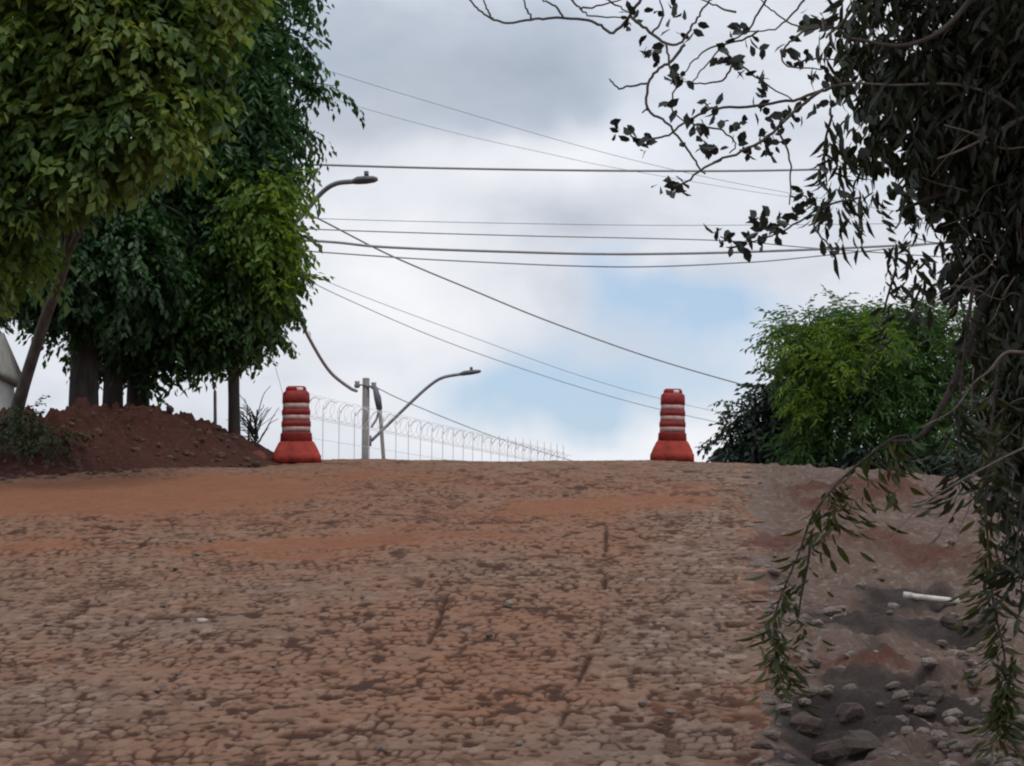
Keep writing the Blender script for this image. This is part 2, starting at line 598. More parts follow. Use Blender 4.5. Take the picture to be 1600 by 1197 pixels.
def verge_mat():
    m, q, b, _ = material('dug earth')
    P = q.obj()
    nf, nm, ns = q.noise(P, 42, 5, .65), q.noise(P, 5, 5, .6), q.noise(P, 13, 3, .6)
    base = q.mix(nm, (.085, .055, .043), (.185, .125, .102))
    base = q.mix(q.smooth(ns, .5, .72, 0, .8), base, (.24, .195, .17))
    redc = q.mix(nm, (.070, .025, .017), (.13, .052, .035))
    mud_shade_c = q.mix(nf, (.022, .017, .016), (.060, .046, .041))
    c = q.mix(q.math('MULTIPLY', q.attr('red'), q.smooth(nf, .25, .6, .55, 1.0)), base, redc)
    c = q.mix(q.attr('mud'), c, mud_shade_c)
    c = q.mix(q.smooth(nf, .5, .75, 0, .6), c, (.07, .045, .036))
    q.put(b.inputs['Base Color'], c)
    b.inputs['Roughness'].default_value = .85
    b.inputs['Specular IOR Level'].default_value = .25
    bump(q, b, nf, .8, .03)
    return m


verge_h = (uu, yy, H)
vg = mesh_np('verge', np.stack([X, Y, zg(X, Y) + H], -1).reshape(-1, 3), grid_faces(*X.shape), verge_mat(), smooth=True, attrs={'red': red_m.ravel(), 'mud': mud_shade_m.ravel()})
vg['kind'] = 'structure'


def verge_z(x, y):
    u = x - ROADDIR * y
    i = min(max(int(np.searchsorted(uu, u)), 0), len(uu) - 1)
    j = min(max(int(np.searchsorted(yy, y)), 0), len(yy) - 1)
    return float(zg(x, y) + verge_h[2][j, i])


# ---- earth mound, left, under the trees
mx = np.arange(-14.5, -2.55, .035)
my = np.arange(25.0, 37.0, .04)
MX, MY = np.meshgrid(mx, my)
# the foot of the mound runs from (0,755) to (410,716); height falls off to the right
foot = np.interp(MX, [-14, -6.3, -3.2, -2.5], [26.0, 28.1, 31.0, 32.2])
hgt = np.interp(MX, [-14, -7.5, -6.4, -5.9, -5.2, -4.6, -4.1, -3.5, -3.0], [.70, .70, .70, .74, .76, .54, .36, .10, .0])
prof = sstep(MY, foot, foot + 2.1) * (1 - .55 * sstep(MY, foot + 2.6, foot + 6))
lumps = (fbm(MX, MY, 1.5, 4, 111) - .5) * .6 + (fbm(MX, MY, 5, 3, 115) - .5) * .45 + (fbm(MX, MY, 11, 3, 119) - .5) * .35
MH = hgt * prof * (1 + lumps * 1.1) + sstep(MY, foot - .3, foot + .5) * (fbm(MX, MY, 9, 3, 117) - .45) * .13 * sstep(hgt, 0, .3) - .07 * (1 - sstep(MY, foot - .2, foot + .3)) - .07 * (1 - sstep(hgt, 0, .15))


def mound_mat():
    m, q, b, _ = material('mound earth')
    P = q.obj()
    nf, nm = q.noise(P, 22, 5, .65), q.noise(P, 3.5, 5, .6)
    c = q.mix(nm, (.036, .014, .011), (.095, .038, .029))
    c = q.mix(q.smooth(nf, .52, .75, 0, .8), c, (.15, .085, .07))
    q.put(b.inputs['Base Color'], c)
    b.inputs['Roughness'].default_value = .95
    b.inputs['Specular IOR Level'].default_value = .15
    bump(q, b, nf, .8, .05)
    return m


MOUND = mound_mat()
md = mesh_np('earth_mound', np.stack([MX, MY, zg(MX, MY) + MH], -1).reshape(-1, 3), grid_faces(*MX.shape), MOUND, smooth=True)
md['kind'] = 'structure'


def mound_z(x, y):
    i = min(max(int((x - mx[0]) / .035), 0), len(mx) - 1)
    j = min(max(int((y - my[0]) / .04), 0), len(my) - 1)
    return float(zg(x, y) + MH[j, i])


# ------------------------------------------------------------------ loose stones, clods
def rock_mesh(name, seed, mat, flat=.7):
    r = np.random.RandomState(seed)
    n, k = 9, 6
    V, Q, T = [(0, 0, -flat)], [], []
    dirs = r.randn(9, 3); dirs /= np.linalg.norm(dirs, axis=1)[:, None]
    dd = r.uniform(.62, .95, 9)
    for a in range(1, k):
        th = math.pi * a / k
        for b in range(n):
            ph = 2 * math.pi * (b + .3 * (a % 2)) / n
            d = np.array([math.sin(th) * math.cos(ph), math.sin(th) * math.sin(ph), -math.cos(th)])
            rad = min(1.0, min(dd[i] / max(1e-3, d @ dirs[i]) for i in range(9) if d @ dirs[i] > .05) if any(d @ dirs[i] > .05 for i in range(9)) else 1.)
            rad *= 1 + r.uniform(-.05, .05)
            V.append(d * rad * (1, .8, flat))
    V.append((0, 0, flat * .75))
    for a in range(k - 2):
        for b in range(n):
            Q.append((1 + a * n + b, 1 + a * n + (b + 1) % n, 1 + (a + 1) * n + (b + 1) % n, 1 + (a + 1) * n + b))
    for b in range(n):
        T.append((0, 1 + (b + 1) % n, 1 + b))
        T.append((len(V) - 1, 1 + (k - 2) * n + b, 1 + (k - 2) * n + (b + 1) % n))
    me = bpy.data.meshes.new(name)
    me.from_pydata([tuple(v) for v in V], [], T + Q)
    me.materials.append(mat)
    return me


def stone_mat(name, lo, hi):
    m, q, b, _ = material(name)
    oi = q.n('ShaderNodeObjectInfo').outputs['Random']
    n = q.noise(q.obj(), 3.5, 6, .65)
    c = q.mix(oi, lo, hi)
    c = q.mix(q.smooth(n, .42, .7, 0, .8), c, (.12, .066, .05))
    q.put(b.inputs['Base Color'], c)
    b.inputs['Roughness'].default_value = .88
    bump(q, b, n, .6, .1)
    return m


PALE = stone_mat('pale broken stone', (.11, .088, .077), (.34, .285, .25))
CLOD = stone_mat('earth clod', (.05, .024, .02), (.16, .082, .068))
BLACK = stone_mat('dark stone', (.045, .036, .033), (.09, .07, .062))
rocks = [rock_mesh('stone', 200 + i, PALE, .45 + .08 * (i % 3)) for i in range(6)]
clods = [rock_mesh('earth_clod', 300 + i, CLOD, .75) for i in range(5)]
darks = [rock_mesh('dark_stone', 330 + i, BLACK, .6) for i in range(3)]
rr = random.Random(3)


def put_rock(me, name, x, y, z, s, label, cat, group):
    o = bpy.data.objects.new(name, me)
    C.objects.link(o)
    o.location = (x, y, z)
    o.scale = (s, s, s)
    o.rotation_euler = (rr.uniform(-.25, .25), rr.uniform(-.25, .25), rr.uniform(0, 6.28))
    return tag(o, label, cat, group)


spots = []
for _ in range(150):
    spots.append((rr.uniform(1390, 1600), rr.uniform(1060, 1197)))
for _ in range(44):
    spots.append((rr.uniform(1205, 1330), rr.uniform(930, 1110)))
for _ in range(60):
    spots.append((rr.uniform(1460, 1600), rr.uniform(780, 1060)))
for _ in range(26):
    spots.append((rr.uniform(1210, 1500), rr.uniform(760, 900)))
for _ in range(60):
    spots.append((rr.uniform(1210, 1600), rr.uniform(880, 1197)))
for (px, py) in spots:
    p = hit(px, py)
    if p[0] - ROADDIR * p[1] < ROAD_R + .03:
        continue
    s = rr.uniform(.025, .085) * (1.0 if py > 900 else .8)
    put_rock(rr.choice(rocks), 'rubble_stone', p[0], p[1], verge_z(p[0], p[1]) + s * .15, s, 'pale broken stone lying in the dug-up verge beside the paving', 'stone', 'rubble stones on the dug-up verge')
for k in range(64):
    y = 12.6 + 17 * rr.random() ** 1.6
    x = ROAD_R + float(edge_off(y)) + ROADDIR * y + rr.uniform(-.13, .10)
    s = rr.choice([.025, .03, .035, .045, .06, .075])
    put_rock(rr.choice(rocks), 'paving_stone', x, y, float(zg(x, y)) + s * .1 - .01, s, 'loose paving stone broken off along the right edge of the road', 'stone', 'loose paving stones along the road edge')
for (px, py) in [(1405, 1000), (1330, 1118), (1452, 1085), (1470, 1100), (1425, 1098), (1490, 965), (1515, 975), (1300, 1150), (1345, 1150), (1260, 1120), (1440, 1112), (1380, 1120)]:
    p = hit(px, py)
    s = rr.uniform(.09, .17)
    put_rock(rr.choice(darks), 'dark_lump', p[0], p[1], verge_z(p[0], p[1]) + s * .2, s, 'blackish lump of mud lying in the dug-up verge', 'lump', 'blackish lumps in the verge')
for _ in range(170):
    px = rr.uniform(0, 400)
    x = (px - 800) / F * 30
    ff = float(np.interp(x, [-14, -6.3, -3.2, -2.5], [26.0, 28.1, 31.0, 32.2]))
    y = ff + rr.uniform(-.35, 2.3)
    x = (px - 800) / F * y
    s = rr.choice([.03, .035, .04, .045, .05, .06, .08])
    put_rock(rr.choice(clods), 'earth_clod', x, y, max(mound_z(x, y), float(zg(x, y))) + s * .2, s, 'reddish brown clod of earth on the mound under the trees', 'clod', 'earth clods on the mound')
for i in range(46):
    px, py = rr.uniform(10, 1180), rr.uniform(790, 1190)
    p = hit(px, py)
    s = rr.uniform(.018, .045)
    put_rock(rr.choice(rocks), 'stone_chip', p[0], p[1], p[2] + .012, s, 'small stone chip loose on the dusty cobbled road', 'stone', 'loose stone chips on the road')

GREY = plain('grey slab', (.215, .165, .132), .9, .3, 9, bmp=.5)
WHITE_ST = plain('white stone', (.36, .31, .28), .8, .15, 9, bmp=.4)


def lying_slab(name, px, py, sx, sy, th, rz, mat, label, cat, tilt=0.0):
    p = hit(px, py)
    r = np.random.RandomState(int(px))
    n = 9
    ang = np.sort(np.linspace(0, 2 * np.pi, n, endpoint=False) + r.uniform(-.2, .2, n))
    out = np.stack([np.sign(np.cos(ang)) * np.abs(np.cos(ang)) ** .6 * sx, np.sign(np.sin(ang)) * np.abs(np.sin(ang)) ** .6 * sy], -1) * r.uniform(.85, 1.05, (n, 1))
    co, si = math.cos(rz), math.sin(rz)
    out = out @ np.array([[co, si], [-si, co]])
    b = MB()
    rows = []
    for sc, z in ((1.0, -.05), (1.02, th * .7), (.93, th)):
        q = np.concatenate([out * sc, np.full((n, 1), z)], 1)
        q[:, 2] += q[:, 0] * tilt + .17 * q[:, 1]
        rows.append(q)
    b.rings(rows)
    o = b.build(name, mat)
    o.location = tuple(p)
    return tag(o, label, cat)


lying_slab('pale_stone', 316, 972, .035, .06, .022, .5, WHITE_ST, 'small pale stone on the left of the road, right of a dark hollow', 'stone')

# white pipe on the verge
p0, p1 = hit(1412, 917), hit(1500, 929)
d0 = min(p0[1], p1[1]) - .25
p0, p1 = at(1412, 917, d0 + .12), at(1500, 927, d0)
zz = max(verge_z(*p0[:2]) - p0[2], verge_z(*p1[:2]) - p1[2]) + .02
p0[2] += zz; p1[2] += zz
pm = (p0 + p1) / 2
t = thing('pipe', 'short white plastic pipe lying on the dark dug earth of the verge', 'pipe', pm)
b = MB(); b.tube(np.array([p0, .5 * (p0 + p1), p1]), .026, 12, cap=False); b.build('tube', plain('white plastic', (.50, .465, .43), .5, .35, 9), t, smooth=True)
ax = (p1 - p0) / np.linalg.norm(p1 - p0)
b = MB(); b.tube(np.array([p0 - ax * .004, p0 + ax * .07]), .032, 12); b.build('socket', plain('white socket', (.42, .39, .36), .5, .35, 9), t, smooth=False)

# ------------------------------------------------------------------ traffic drums
RED = plain('red plastic', (.23, .020, .017), .6, .45, 3.5, bmp=.08, spec=.3)
REDB = plain('red rubber base', (.28, .034, .023), .7, .45, 4, bmp=.15, spec=.25)
BAND = plain('worn reflective band', (.40, .24, .225), .5, .4, 9, bmp=.08)
WHT = plain('white sticker', (.75, .72, .72), .5, .1, 12)


def superring(rx, ry, z, n=32, e=.5):
    a = np.linspace(0, 2 * np.pi, n, endpoint=False)
    return np.stack([np.sign(np.cos(a)) * np.abs(np.cos(a)) ** e * rx, np.sign(np.sin(a)) * np.abs(np.sin(a)) ** e * ry, np.full(n, z)], -1)


def drum_parts(t):
    Z0 = np.array(t.location)
    b = MB()      # base: heavy flared square foot
    b.rings([Z0 + superring(*r, 32, .22) for r in ((.335, .30, -.04), (.332, .297, .06), (.318, .283, .08), (.300, .265, .13), (.250, .228, .235), (.232, .212, .262))])
    b.build('base', REDB, t)
    # body: tapering stack with recessed bands
    prof = [(.222, .19), (.208, .37)]
    z, r = .37, .208
    b = MB()
    rows = [Z0 + superring(.226, .20, .19), Z0 + superring(.214, .19, .37), Z0 + superring(.214, .19, .385)]
    bands = []
    for i in range(3):
        z0 = .395 + i * .165
        rr_ = .203 - i * .007
        rows += [Z0 + superring(rr_ - .012, rr_ - .03, z0), Z0 + superring(rr_ - .014, rr_ - .032, z0 + .085), Z0 + superring(rr_ - .001, rr_ - .019, z0 + .095), Z0 + superring(rr_ - .003, rr_ - .021, z0 + .158)]
        bands.append((z0, rr_))
    rows += [Z0 + superring(.182, .16, .95), Z0 + superring(.150, .13, .985)]
    b.rings(rows)
    b.build('body', RED, t)
    for (z0, r_) in bands:
        b = MB()
        b.rings([Z0 + superring(r_ - .0075, r_ - .0255, z0 + .004), Z0 + superring(r_ - .0095, r_ - .0275, z0 + .082)])
        b.build('band', BAND, t)
    b = MB()   # moulded grip across the top
    b.rings([Z0 + superring(.145, .060, .98), Z0 + superring(.140, .055, 1.03), Z0 + superring(.115, .045, 1.055)])
    b.build('handle', RED, t)
    b = MB()
    b.box(Z0 + np.array((.05, -.062, 1.01)), (.085, .012, .045))
    b.build('reflector', WHT, t)


YD = 32.3
for k, (px, lab, rz) in enumerate(((463, 'red barrel barricade with faded bands beside the lamp post and the left trees', .12), (1050, 'red barrel barricade with faded bands standing alone near the dark bush', -.06))):
    c = at(px, 719, YD)
    t = thing('barrel_barricade', lab, 'traffic drum', (c[0], YD, float(zg(c[0], YD)) + .02), 'red barrels closing the road')
    drum_parts(t)
    t.rotation_euler = (0, R(1.2) if k else R(-.8), rz)
    if k == 0:
        t.scale = (1.06, 1.06, 1.03)
    else:
        t.scale = (.95, .95, .97)

# ------------------------------------------------------------------ lamp posts
CONC = plain('weathered concrete', (.20, .19, .185), .9, .25, 3, bmp=.3)
STEEL = plain('galvanised steel', (.20, .21, .23), .5, .15, 8, metal=.3)
DARKM = plain('dark housing', (.10, .11, .13), .5, .15, 8)
CERAM = plain('glazed insulator', (.16, .15, .16), .3, .1, 8)
CABLE = plain('black cable', (.14, .145, .155), .6, .1, 8)
CABLEG = plain('aluminium cable', (.30, .31, .335), .5, .1, 8)


def lamp_post(label, base, top, r0, r1, arm, head_len, head_at_tilt=.08):
    base, top = np.array(base), np.array(top)
    t = thing('lamp_post', label, 'lamp post', base, 'street lamp posts')
    b = MB(); b.tube(np.array([base - (0, 0, .5), base * .5 + top * .5, top]), [r0, (r0 + r1) / 2, r1], 12); b.build('pole', CONC, t)
    arm = [np.array(a) for a in arm]
    P = catmull(arm, 6)
    b = MB(); b.tube(P, .042, 8); b.build('lamp_arm', STEEL, t, smooth=True)
    # strap that holds the arm
    b = MB(); b.tube(np.array([arm[0] + (-.05, 0, -.14), arm[0] + (-.05, 0, .14)]), .06, 8); b.build('bracket', STEEL, t)
    e = P[-1]
    d = P[-1] - P[-2]; d /= np.linalg.norm(d)
    d = np.array([d[0], d[1], d[2] * .6 + .03]); d /= np.linalg.norm(d)
    side = np.cross(d, (0, 0, 1.)); side /= np.linalg.norm(side)
    upv = np.cross(side, d)
    rows = []
    n = 12
    for (q, wd, hu, hd) in ((-.06, .035, .035, .035), (0, .06, .05, .05), (.18, .12, .075, .055), (.5, .14, .07, .06), (.85, .12, .055, .05), (1.0, .06, .03, .03)):
        a = np.linspace(0, 2 * np.pi, n, endpoint=False)
        h = np.where(np.sin(a) > 0, hu, hd)
        rows.append(e + d * (q * head_len) + np.outer(np.cos(a) * wd, side) + np.outer(np.sin(a) * h, upv))
    b = MB(); b.rings(rows); hd_ = b.build('lamp_head', DARKM, t, smooth=True)
    b = MB(); q0 = e + d * head_len * .55 + upv * .06
    b.tube(np.array([q0, q0 + upv * .09]), .04, 8)
    b.build('photocell', DARKM, hd_, origin=np.array(t.location))
    return t


D1 = 60.0
tp = at(572, 591, D1)
bz = float(zg(tp[0], D1))
L1 = lamp_post('grey lamp post beside the left barrel, its arm reaching right over the crest', (tp[0], D1, bz), tp, .135, .095,
               [at(580, 689, D1), at(612, 658, D1), at(645, 626, D1), at(672, 602, D1), at(692, 590, D1 - .1), at(720, 584.5, D1 - .2)], .55)
for (px, py) in ((558, 601), (584, 603)):
    b = MB(); c = at(px, py, D1 - .1); q = at(572, py + 1, D1 - .1)
    b.tube(np.array([q, c]), .022, 6)
    b.tube(np.array([c + (0, 0, -.09), c + (0, 0, -.03), c + (0, 0, .02), c + (0, 0, .09)]), [.06, .085, .06, .07], 8)
    b.build('insulator', CERAM, L1)
b = MB(); b.tube(catmull([at(576, 604, D1 - .15), at(588, 606, D1 - .15), at(592, 625, D1 - .15), at(590, 650, D1 - .15), at(580, 668, D1 - .15)], 5), .035, 6); b.build('cable_loop', CABLE, L1, smooth=True)

D2 = 37.0
tp2 = at(366, 255, D2)
L2 = lamp_post('grey lamp post hidden in the left tree, only its arm and head showing', (at(366, 700, D2)[0], D2, float(zg(tp2[0], D2))), tp2, .10, .08,
               [at(371, 440, D2), at(425, 386, D2), at(475, 333, D2), at(503, 301, D2), at(525, 287, D2 - .1), at(553, 283.5, D2 - .15)], .40)

# thin post right behind lamp post
b = MB(); D3 = 52
c0, c1 = at(601, 740, D3), at(592, 612, D3)
t = thing('thin_post', 'thin grey metal post with a dark cap just right of the lamp post', 'post', (c0[0], D3, float(zg(c0[0], D3))))
b.tube(np.array([(c0[0], D3, float(zg(c0[0], D3)) - .2), c0, at(593, 632, D3)]), .045, 8); b.build('shaft', CONC, t)
b = MB(); b.tube(np.array([at(593, 640, D3), at(590, 622, D3), at(585, 604, D3)]), [.07, .085, .05], 8); b.build('cap', DARKM, t)


# ------------------------------------------------------------------ cables
def cable(pts, r, label, mat=CABLE, group='overhead cables'):
    P = catmull([at(*p) for p in pts], 10)
    b = MB(); b.tube(P, r, 6)
    o = b.build('cable', mat)
    return tag(o, label, 'cable', group)


cable([(366, 254, 37), (480, 257, 38), (700, 263, 38.5), (1000, 267, 39), (1270, 265, 39.5), (1750, 250, 41)], .021, 'thickest grey cable, uppermost of the level cables crossing the street', CABLEG)
cable([(366, 335, 37), (510, 342, 38), (800, 349, 39), (1130, 352, 40), (1750, 345, 42)], .006, 'very thin level cable just under the upper lamp head', CABLEG)
cable([(366, 350, 37), (510, 359, 38), (800, 368, 39), (1130, 376, 40), (1290, 389, 41), (1750, 420, 43)], .011, 'thin cable sloping gently down right, between the finest and the twisted cable', CABLEG)
cable([(366, 370, 37.2), (515, 378, 38), (600, 386, 38.3), (780, 393, 39), (1000, 397, 39.5), (1290, 389, 41), (1750, 365, 43)], .024, 'twisted dark cable, second from the bottom of the level cables', CABLEG)
cable([(366, 384, 37), (515, 395, 38), (700, 407, 38.7), (960, 417, 39.5), (1150, 411, 40.3), (1290, 399, 41), (1750, 350, 43)], .0125, 'lowest sagging cable of the level cables crossing the street', CABLEG)
cable([(366, 290, 37), (440, 315, 39), (500, 343, 41), (610, 399, 44), (735, 452, 47), (860, 503, 50), (1020, 560, 54), (1185, 608, 58), (1300, 638, 62)], .017, 'dark cable slanting down from the upper lamp to the right bushes', CABLEG)
cable([(366, 240, 37.2), (430, 400, 45), (458, 474, 49), (485, 532, 52.5), (515, 580, 56), (545, 605, 58.8), (557, 611, 59.85)], .045, 'heavy drooping cable from the left tree to the lamp post top', CABLEG)
cable([(440, 415, 60), (530, 462, 64), (700, 535, 70), (880, 597, 76), (1020, 637, 82), (1180, 672, 88), (1330, 700, 94)], .012, 'faint slanting cable, lower one of the pair under the dark one', CABLEG)
cable([(440, 405, 60), (540, 452, 64), (720, 520, 70), (900, 585, 76), (1040, 625, 82), (1180, 655, 88), (1330, 680, 94)], .009, 'faint slanting cable, upper one of the pair under the dark one', CABLEG)
cable([(300, 40, 70), (530, 116, 72), (700, 168, 74), (880, 221, 76), (1030, 260, 78), (1180, 292, 80), (1400, 330, 84)], .009, 'hair-thin cable slanting down across the grey cloud, upper of two', CABLEG)
cable([(300, 85, 70), (520, 155, 72), (700, 205, 74), (860, 241, 76), (960, 262, 78), (1180, 300, 80), (1400, 330, 84)], .008, 'hair-thin cable slanting down across the grey cloud, lower of two', CABLEG)
cable([(585, 604, 60), (640, 630, 64), (760, 678, 74), (860, 710, 84), (960, 738, 96)], .014, 'thin cable running from the lamp post down behind the crest', CABLEG)
cable([(425, 545, 34.5), (431, 575, 34.2), (441, 612, 34), (452, 655, 33.6), (470, 720, 33.2)], .004, 'hair-thin wire hanging from the left tree above the left barrel', CABLEG, None)

# ------------------------------------------------------------------ razor-wire fence beyond the crest
FW = plain('fence wire', (.72, .73, .75), .5, .1, 8, metal=.2)
f0, f1 = at(505, 632, 47.0), at(880, 714, 78.0)
t = thing('security_fence', 'pale wire fence with curled razor wire running away behind the crest', 'fence', (f0[0], f0[1], float(zg(f0[0], f0[1]))))
NP = 24
coil_pts = []
for i in range(-2, NP + 1):
    # equal steps on the photo's row of posts become equal steps on the ground
    s = i / NP
    p = f0 * (1 - s) + f1 * s
    z = float(zg(p[0], p[1]))
    b = MB()
    P = [(p[0], p[1], min(z, p[2] - 1.2) - .1), (p[0], p[1], p[2] - .25), (p[0] + .03, p[1] - .02, p[2] - .1), (p[0] + .16, p[1] - .06, p[2] + .06), (p[0] + .30, p[1] - .1, p[2] + .02)]
    b.tube(catmull(P, 4), .009, 6)
    b.build('post', FW, t)
for dz in (-.30, -.75, -1.3):
    b = MB(); b.tube(np.array([f0 + (f0 - f1) * 2 / NP + (0, 0, dz), f1 + (0, 0, dz)]), .004, 4); b.build('wire', FW, t)
nt_ = 1700
s = np.linspace(-2 / NP, 1, nt_)
ph = s * NP * 2.2 * 2 * np.pi
ctr = f0[None] * (1 - s[:, None]) + f1[None] * s[:, None] + np.array([0, 0, -.10])
prp = np.cross(f1 - f0, (0, 0, 1.)); prp /= np.linalg.norm(prp)
coil = ctr + np.cos(ph)[:, None] * prp * .25 + np.sin(ph)[:, None] * np.array([0, 0, .25])
b = MB(); b.tube(coil, .0038, 4); b.build('razor_wire', FW, t)

# ------------------------------------------------------------------ foliage
def leaf_mat(name, stops, trans=.3, rough=.5, tcol=None, spec=.35):
    m, q, b, out = material(name)
    lv = q.attr('lv')
    n = q.noise(q.obj(), .9, 3, .6)
    v = q.math('ADD', q.math('MULTIPLY', lv, .62), q.math('MULTIPLY', q.smooth(n, .3, .7), .38))
    c = q.ramp(v, stops)
    q.put(b.inputs['Base Color'], c)
    b.inputs['Roughness'].default_value = rough
    b.inputs['Specular IOR Level'].default_value = spec
    tr = q.n('ShaderNodeBsdfTranslucent')
    q.put(tr.inputs[0], q.mix(1.0, c, tcol or (1.5, 1.35, .6), 'MULTIPLY'))
    ms = q.n('ShaderNodeMixShader')
    ms.inputs[0].default_value = trans
    q.nt.links.new(b.outputs[0], ms.inputs[1])
    q.nt.links.new(tr.outputs[0], ms.inputs[2])
    q.nt.links.new(ms.outputs[0], out.inputs[0])
    return m


def bark(name, col):
    m, q, b, _ = material(name)
    P = q.vmath('MULTIPLY', q.obj(), (1, 1, .25))
    n, n_ = q.noise(P, 9, 6, .65), q.noise(P, 30, 4, .6)
    c = q.mix(q.smooth(n, .3, .7), tuple(x * .6 for x in col), tuple(x * 1.4 for x in col))
    q.put(b.inputs['Base Color'], c)
    b.inputs['Roughness'].default_value = .9
    bump(q, b, n_, .6, .03)
    return m


def leaf_rows(L, W, kind):
    """one leaf along +x, drooped; returns V, T"""
    if kind == 'small':
        V = [(0, 0, 0), (.45 * L, .5 * W, .04 * L), (L, 0, -.12 * L), (.45 * L, -.5 * W, .04 * L)]
        T = [(0, 1, 2), (0, 2, 3)]
    elif kind == 'round':
        V = [(0, 0, 0), (.2 * L, .4 * W, .03 * L), (.6 * L, .5 * W, .04 * L), (L, .0, -.1 * L), (.6 * L, -.5 * W, .04 * L), (.2 * L, -.4 * W, .03 * L), (.5 * L, 0, -.02 * L)]
        T = [(6, 0, 1), (6, 1, 2), (6, 2, 3), (6, 3, 4), (6, 4, 5), (6, 5, 0)]
    else:   # lance
        V = [(0, 0, 0), (.25 * L, .42 * W, .02 * L), (.6 * L, .45 * W, -.04 * L), (L, 0, -.28 * L), (.6 * L, -.45 * W, -.04 * L), (.25 * L, -.42 * W, .02 * L), (.3 * L, 0, -.02 * L), (.65 * L, 0, -.09 * L)]
        T = [(0, 1, 6), (1, 2, 7), (1, 7, 6), (2, 3, 7), (7, 3, 4), (7, 4, 5), (7, 5, 6), (6, 5, 0)]
    return np.array(V, float), np.array(T, int)


def frame(x, roll=0.0):
    x = np.asarray(x, float); x = x / np.linalg.norm(x)
    y = np.cross((0, 0, 1.), x)
    if np.linalg.norm(y) < 1e-3: y = np.array([0, 1., 0])
    y /= np.linalg.norm(y)
    z = np.cross(x, y)
    c, s = math.cos(roll), math.sin(roll)
    y, z = y * c + z * s, z * c - y * s
    return np.stack([x, y, z])      # rows


def spray(seed, n, length, L, W, kind, droop=.5, hang=.5, spread=.9):
    """a twig of n leaves along +x sagging in -z"""
    r = np.random.RandomState(seed)
    lv0, T0 = leaf_rows(L, W, kind)
    V, T, A = [], [], []
    k = 0
    for i in range(n):
        s = (i + .5) / n
        pos = np.array([s * length, 0, -droop * length * s * s]) + r.randn(3) * L * .18
        side = 1 if i % 2 else -1
        yaw = side * spread * r.uniform(.6, 1.3)
        d = np.array([math.cos(yaw), math.sin(yaw), -hang * r.uniform(.3, 1.6) - droop * s])
        Fm = frame(d, r.uniform(-.6, .6))
        V.append(pos + (lv0 * r.uniform(.7, 1.2)) @ Fm)
        T.append(T0 + k)
        k += len(lv0)
        A.append(np.full(len(lv0), r.rand()))
    return np.vstack(V), np.vstack(T), np.concatenate(A)


def place_sprays(temps, P, Dn, S, rng, rolls=.5):
    """instances of the spray templates baked to one vertex array"""
    Vs, Ts, As = [], [], []
    base = 0
    which = rng.randint(0, len(temps), len(P))
    for t_i, (V, T, A) in enumerate(temps):
        idx = np.where(which == t_i)[0]
        if not len(idx):
            continue
        x = Dn[idx] / np.linalg.norm(Dn[idx], axis=1)[:, None]
        y = np.cross(np.array([0, 0, 1.]), x); y /= np.linalg.norm(y, axis=1)[:, None] + 1e-9
        z = np.cross(x, y)
        rl = rng.uniform(-rolls, rolls, len(idx))[:, None]
        y, z = y * np.cos(rl) + z * np.sin(rl), z * np.cos(rl) - y * np.sin(rl)
        s = S[idx][:, None]
        M = np.stack([x * s, y * s, z * s], 1)          # k,3(rows),3
        W_ = np.einsum('vi,kij->kvj', V, M) + P[idx][:, None]
        k = len(idx)
        Ts.append((T[None] + (np.arange(k) * len(V))[:, None, None] + base).reshape(-1, 3))
        Vs.append(W_.reshape(-1, 3))
        # clump tone plus leaf tone
        tone = rng.rand(k)[:, None]
        As.append((A[None] * .6 + tone * .4).ravel())
        base += k * len(V)
    return np.vstack(Vs), np.vstack(Ts), np.concatenate(As)


def scatter(clumps, dens, rng, shell=.55, out_bias=1.0, down=.25):
    """clumps: (px, py, depth, rx_px, ry_px[, rdepth_m[, weight]]) -> spray origins, directions"""
    P, Dn = [], []
    for cl in clumps:
        px, py, d, rx, ry = cl[:5]
        c = at(px, py, d)
        m = d / F
        a = np.array([rx * m, cl[5] if len(cl) > 5 and cl[5] else max(rx, ry) * m * .9, ry * m])
        wgt = cl[6] if len(cl) > 6 else 1.0
        n = int(dens * wgt * 4 * (a[0] * a[2] + a[1] * a[2] + a[0] * a[1]))
        v = rng.randn(n, 3); v /= np.linalg.norm(v, axis=1)[:, None]
        rad = rng.uniform(shell ** 3, 1, n) ** (1 / 3.) * .88
        rad = np.where(rng.rand(n) < .07, rad * rng.uniform(1.08, 1.38, n), rad)
        rad *= 1 + .22 * np.sin(v[:, 0] * 5 + px) * np.sin(v[:, 2] * 6 + py)
        P.append(c + v * a * rad[:, None])
        dd = v * out_bias + rng.randn(n, 3) * .45
        dd[:, 2] = dd[:, 2] * .6 - down
        Dn.append(dd)
    return np.vstack(P), np.vstack(Dn)


def limb(mb, a, b_, r0, r1, rng, sag=.15, n=6):
    a, b_ = np.array(a, float), np.array(b_, float)
    L = np.linalg.norm(b_ - a)
    m1 = a * .67 + b_ * .33 + np.array([0, 0, sag * L]) + rng.randn(3) * L * .05
    m2 = a * .33 + b_ * .67 + np.array([0, 0, sag * L * .8]) + rng.randn(3) * L * .05
    P = catmull([a, m1, m2, b_], 4)
    mb.tube(P, np.linspace(r0, r1, len(P)), n)


